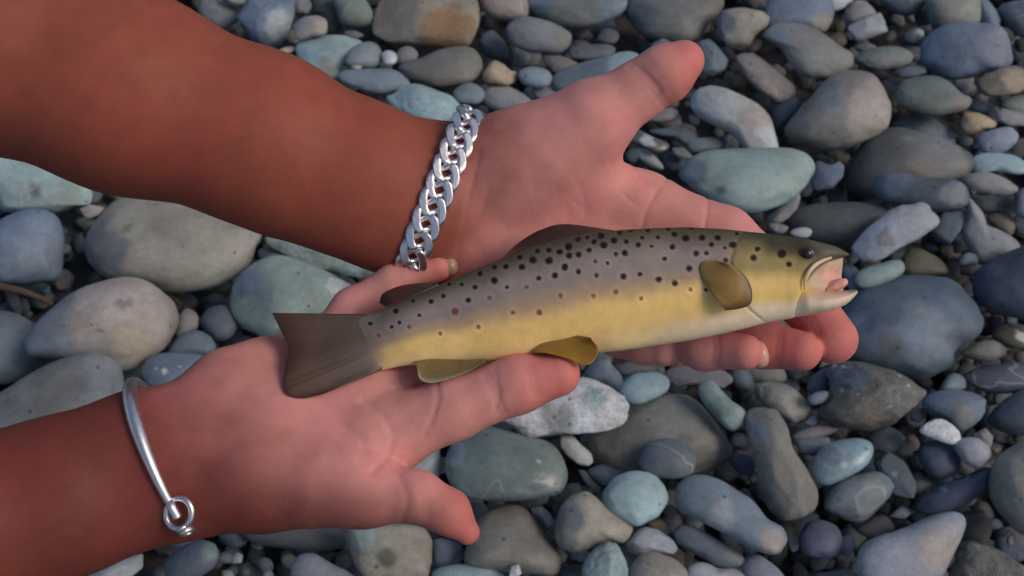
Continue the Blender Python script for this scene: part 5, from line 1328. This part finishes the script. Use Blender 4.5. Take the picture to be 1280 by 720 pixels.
# curb chain on the left wrist
def chain():
    c = cam_pt(548, 250, .472)
    u = cam_pt(578, 168, .472) - cam_pt(513, 335, .472); u[2] = 0; u /= np.linalg.norm(u)
    v = np.array([.06, .03, -1.0]); v -= u * (u @ v); v /= np.linalg.norm(v)
    P, a = wrist_loop(fdL, fL, c, u, v, .0019, 240)
    P = crom(P, 960, True)
    L = np.linalg.norm(np.roll(P, -1, 0) - P, axis=1); cum = np.r_[0, np.cumsum(L)]
    tot = cum[-1]; pitch = .0076
    n = int(round(tot / pitch))
    Pc = np.concatenate([P, P[:1]])
    at = lambda s: np.array([np.interp(s % tot, cum, Pc[:, k]) for k in range(3)])
    # one link, twisted and flattened like a filed curb
    t = np.linspace(0, 2 * math.pi, 36, endpoint=False)
    ring = np.stack([.0070 * np.cos(t), .0049 * np.sin(t), t * 0], 1)
    Vl, Fl = tube(ring, .00185, 10, closed=True)
    th = math.radians(44) * np.clip(Vl[:, 0] / .0070, -1.2, 1.2)
    Vl = np.stack([Vl[:, 0], Vl[:, 1] * np.cos(th) - Vl[:, 2] * np.sin(th), Vl[:, 1] * np.sin(th) + Vl[:, 2] * np.cos(th)], 1)
    Vl[:, 2] = np.clip(Vl[:, 2], -.0016, .0016)             # filed flat top and bottom
    root = bpy.data.objects.new('chain_bracelet', None); COL.objects.link(root); root.empty_display_size = .02
    rl = to_world(c[None])[0]; root.location = rl
    tag(root, 'flat silver curb chain bracelet around the upper wrist', 'bracelet')
    me = mesh_np('link', Vl, Fl, SILVER)
    basis = np.stack([RIGHT, UP, FWD], 1)
    axisl = np.cross(u, v)
    for k in range(n):
        p = at(k * pitch * tot / (n * pitch)); e = .0008
        s = k * tot / n
        p = at(s); T = at(s + e) - at(s - e); T /= np.linalg.norm(T)
        Nn = p - c; Nn -= T * (T @ Nn); Nn -= axisl * (axisl @ Nn) * 0; Nn /= np.linalg.norm(Nn)
        Wd = np.cross(Nn, T)
        # curb twist: about the run of the chain, then canted in the band's plane
        ca, sa = 1.0, 0.0
        W2, N2 = Wd * ca + Nn * sa, Nn * ca - Wd * sa
        cb, sb = math.cos(math.radians(12)), math.sin(math.radians(12))
        T3, W3 = T * cb + W2 * sb, W2 * cb - T * sb
        M3 = basis @ np.stack([T3, W3, N2], 1)
        pos = to_world(p[None])[0] - rl
        o = bpy.data.objects.new('link', me); COL.objects.link(o); o.parent = root
        M = Matrix.Identity(4)
        for i in range(3):
            for j in range(3): M[i][j] = M3[i, j]
            M[i][3] = pos[i]
        o.matrix_local = M
chain()

# plain bangle with a ring clasp on the right wrist
def bangle():
    c = cam_pt(208, 570, .4245)
    u = cam_pt(170, 482, .4245) - cam_pt(240, 634, .4245); u[2] = 0; u /= np.linalg.norm(u)
    v = np.array([.10, .0, -1.0]); v -= u * (u @ v); v /= np.linalg.norm(v)
    P, a = wrist_loop(fdR, fR, c, u, v, .0022, 200)
    for _ in range(24): P = (np.roll(P, 1, 0) + 2 * P + np.roll(P, -1, 0)) / 4
    # open bangle: from the clasp at the near lower end round to the far lower end
    k0 = int(200 * (.5 - .155))
    Q = np.roll(P, -k0, 0)[::-1]
    Q = crom(Q[:160], 240)
    t = np.linspace(0, 1, 240)
    r = .0015 + .0012 * np.exp(-((t - .26) / .20) ** 2) + .0008 * np.exp(-((t - .6) / .2) ** 2)
    root = bpy.data.objects.new('bangle', None); COL.objects.link(root); root.empty_display_size = .02
    rl = to_world(c[None])[0]; root.location = rl
    tag(root, 'plain silver bangle with a ring clasp on the lower wrist', 'bangle')
    V, F = tube(Q, r, 14)
    centred('bar', to_world(V), F[:, ::-1], SILVER, parent=root)
    def off_skin(px, py, gap):
        """nearest depth in front of the skin along the sight line that clears it by gap"""
        d = Q[0][2] + .012
        while d > .38 and sample(fdR, fR, cam_pt(px, py, d)[None])[0] < gap: d -= .0004
        return d
    qx, qy = pix(Q[:12]); x0, y0 = qx[0], qy[0]
    ux_, uy_ = qx[0] - qx[11], qy[0] - qy[11]; l_ = math.hypot(ux_, uy_); ux_, uy_ = ux_ / l_, uy_ / l_
    rx, ry = x0 + ux_ * 17 + 5, y0 + uy_ * 17
    dz = min(off_skin(rx, ry, .0022), off_skin(rx, ry - 14, .002), off_skin(rx, ry + 14, .0015))
    cc = cam_pt(rx, ry, dz)
    t = np.linspace(0, 2 * math.pi, 48, endpoint=False)
    ax1 = np.array([math.cos(1.1), math.sin(1.1), -.20]); ax2 = np.array([-math.sin(1.1), math.cos(1.1), .25])
    R = cc + .0058 * np.cos(t)[:, None] * ax1 + .0050 * np.sin(t)[:, None] * ax2
    V, F = tube(R, .00125, 12, closed=True)
    centred('ring', to_world(V), F[:, ::-1], SILVER, parent=root)
    e = cam_pt(rx - 2, ry + 5, dz - .0010)
    V, F = tube(crom(np.array([Q[3], Q[0], cam_pt(x0 + ux_ * 8, y0 + uy_ * 8, min(Q[0][2], dz) - .0012), e]), 24), np.linspace(.0013, .0020, 24), 12)
    centred('hook', to_world(V), F[:, ::-1], SILVER, parent=root)
    g = np.linspace(0, 2 * math.pi, 28, endpoint=False)
    for k in range(2):                                   # two small jump rings at the lower end
        c2 = cam_pt(rx + 7 + 4 * k, ry + 19 + 4 * k, dz + .0006 + .001 * k)
        V, F = tube(c2 + .0024 * (np.cos(g)[:, None] * np.array([.75, .45, .1]) + np.sin(g)[:, None] * np.array([.2, -.25, .95])), .0009, 8, closed=True)
        centred('jump_ring', to_world(V), F[:, ::-1], SILVER, parent=root)
bangle()
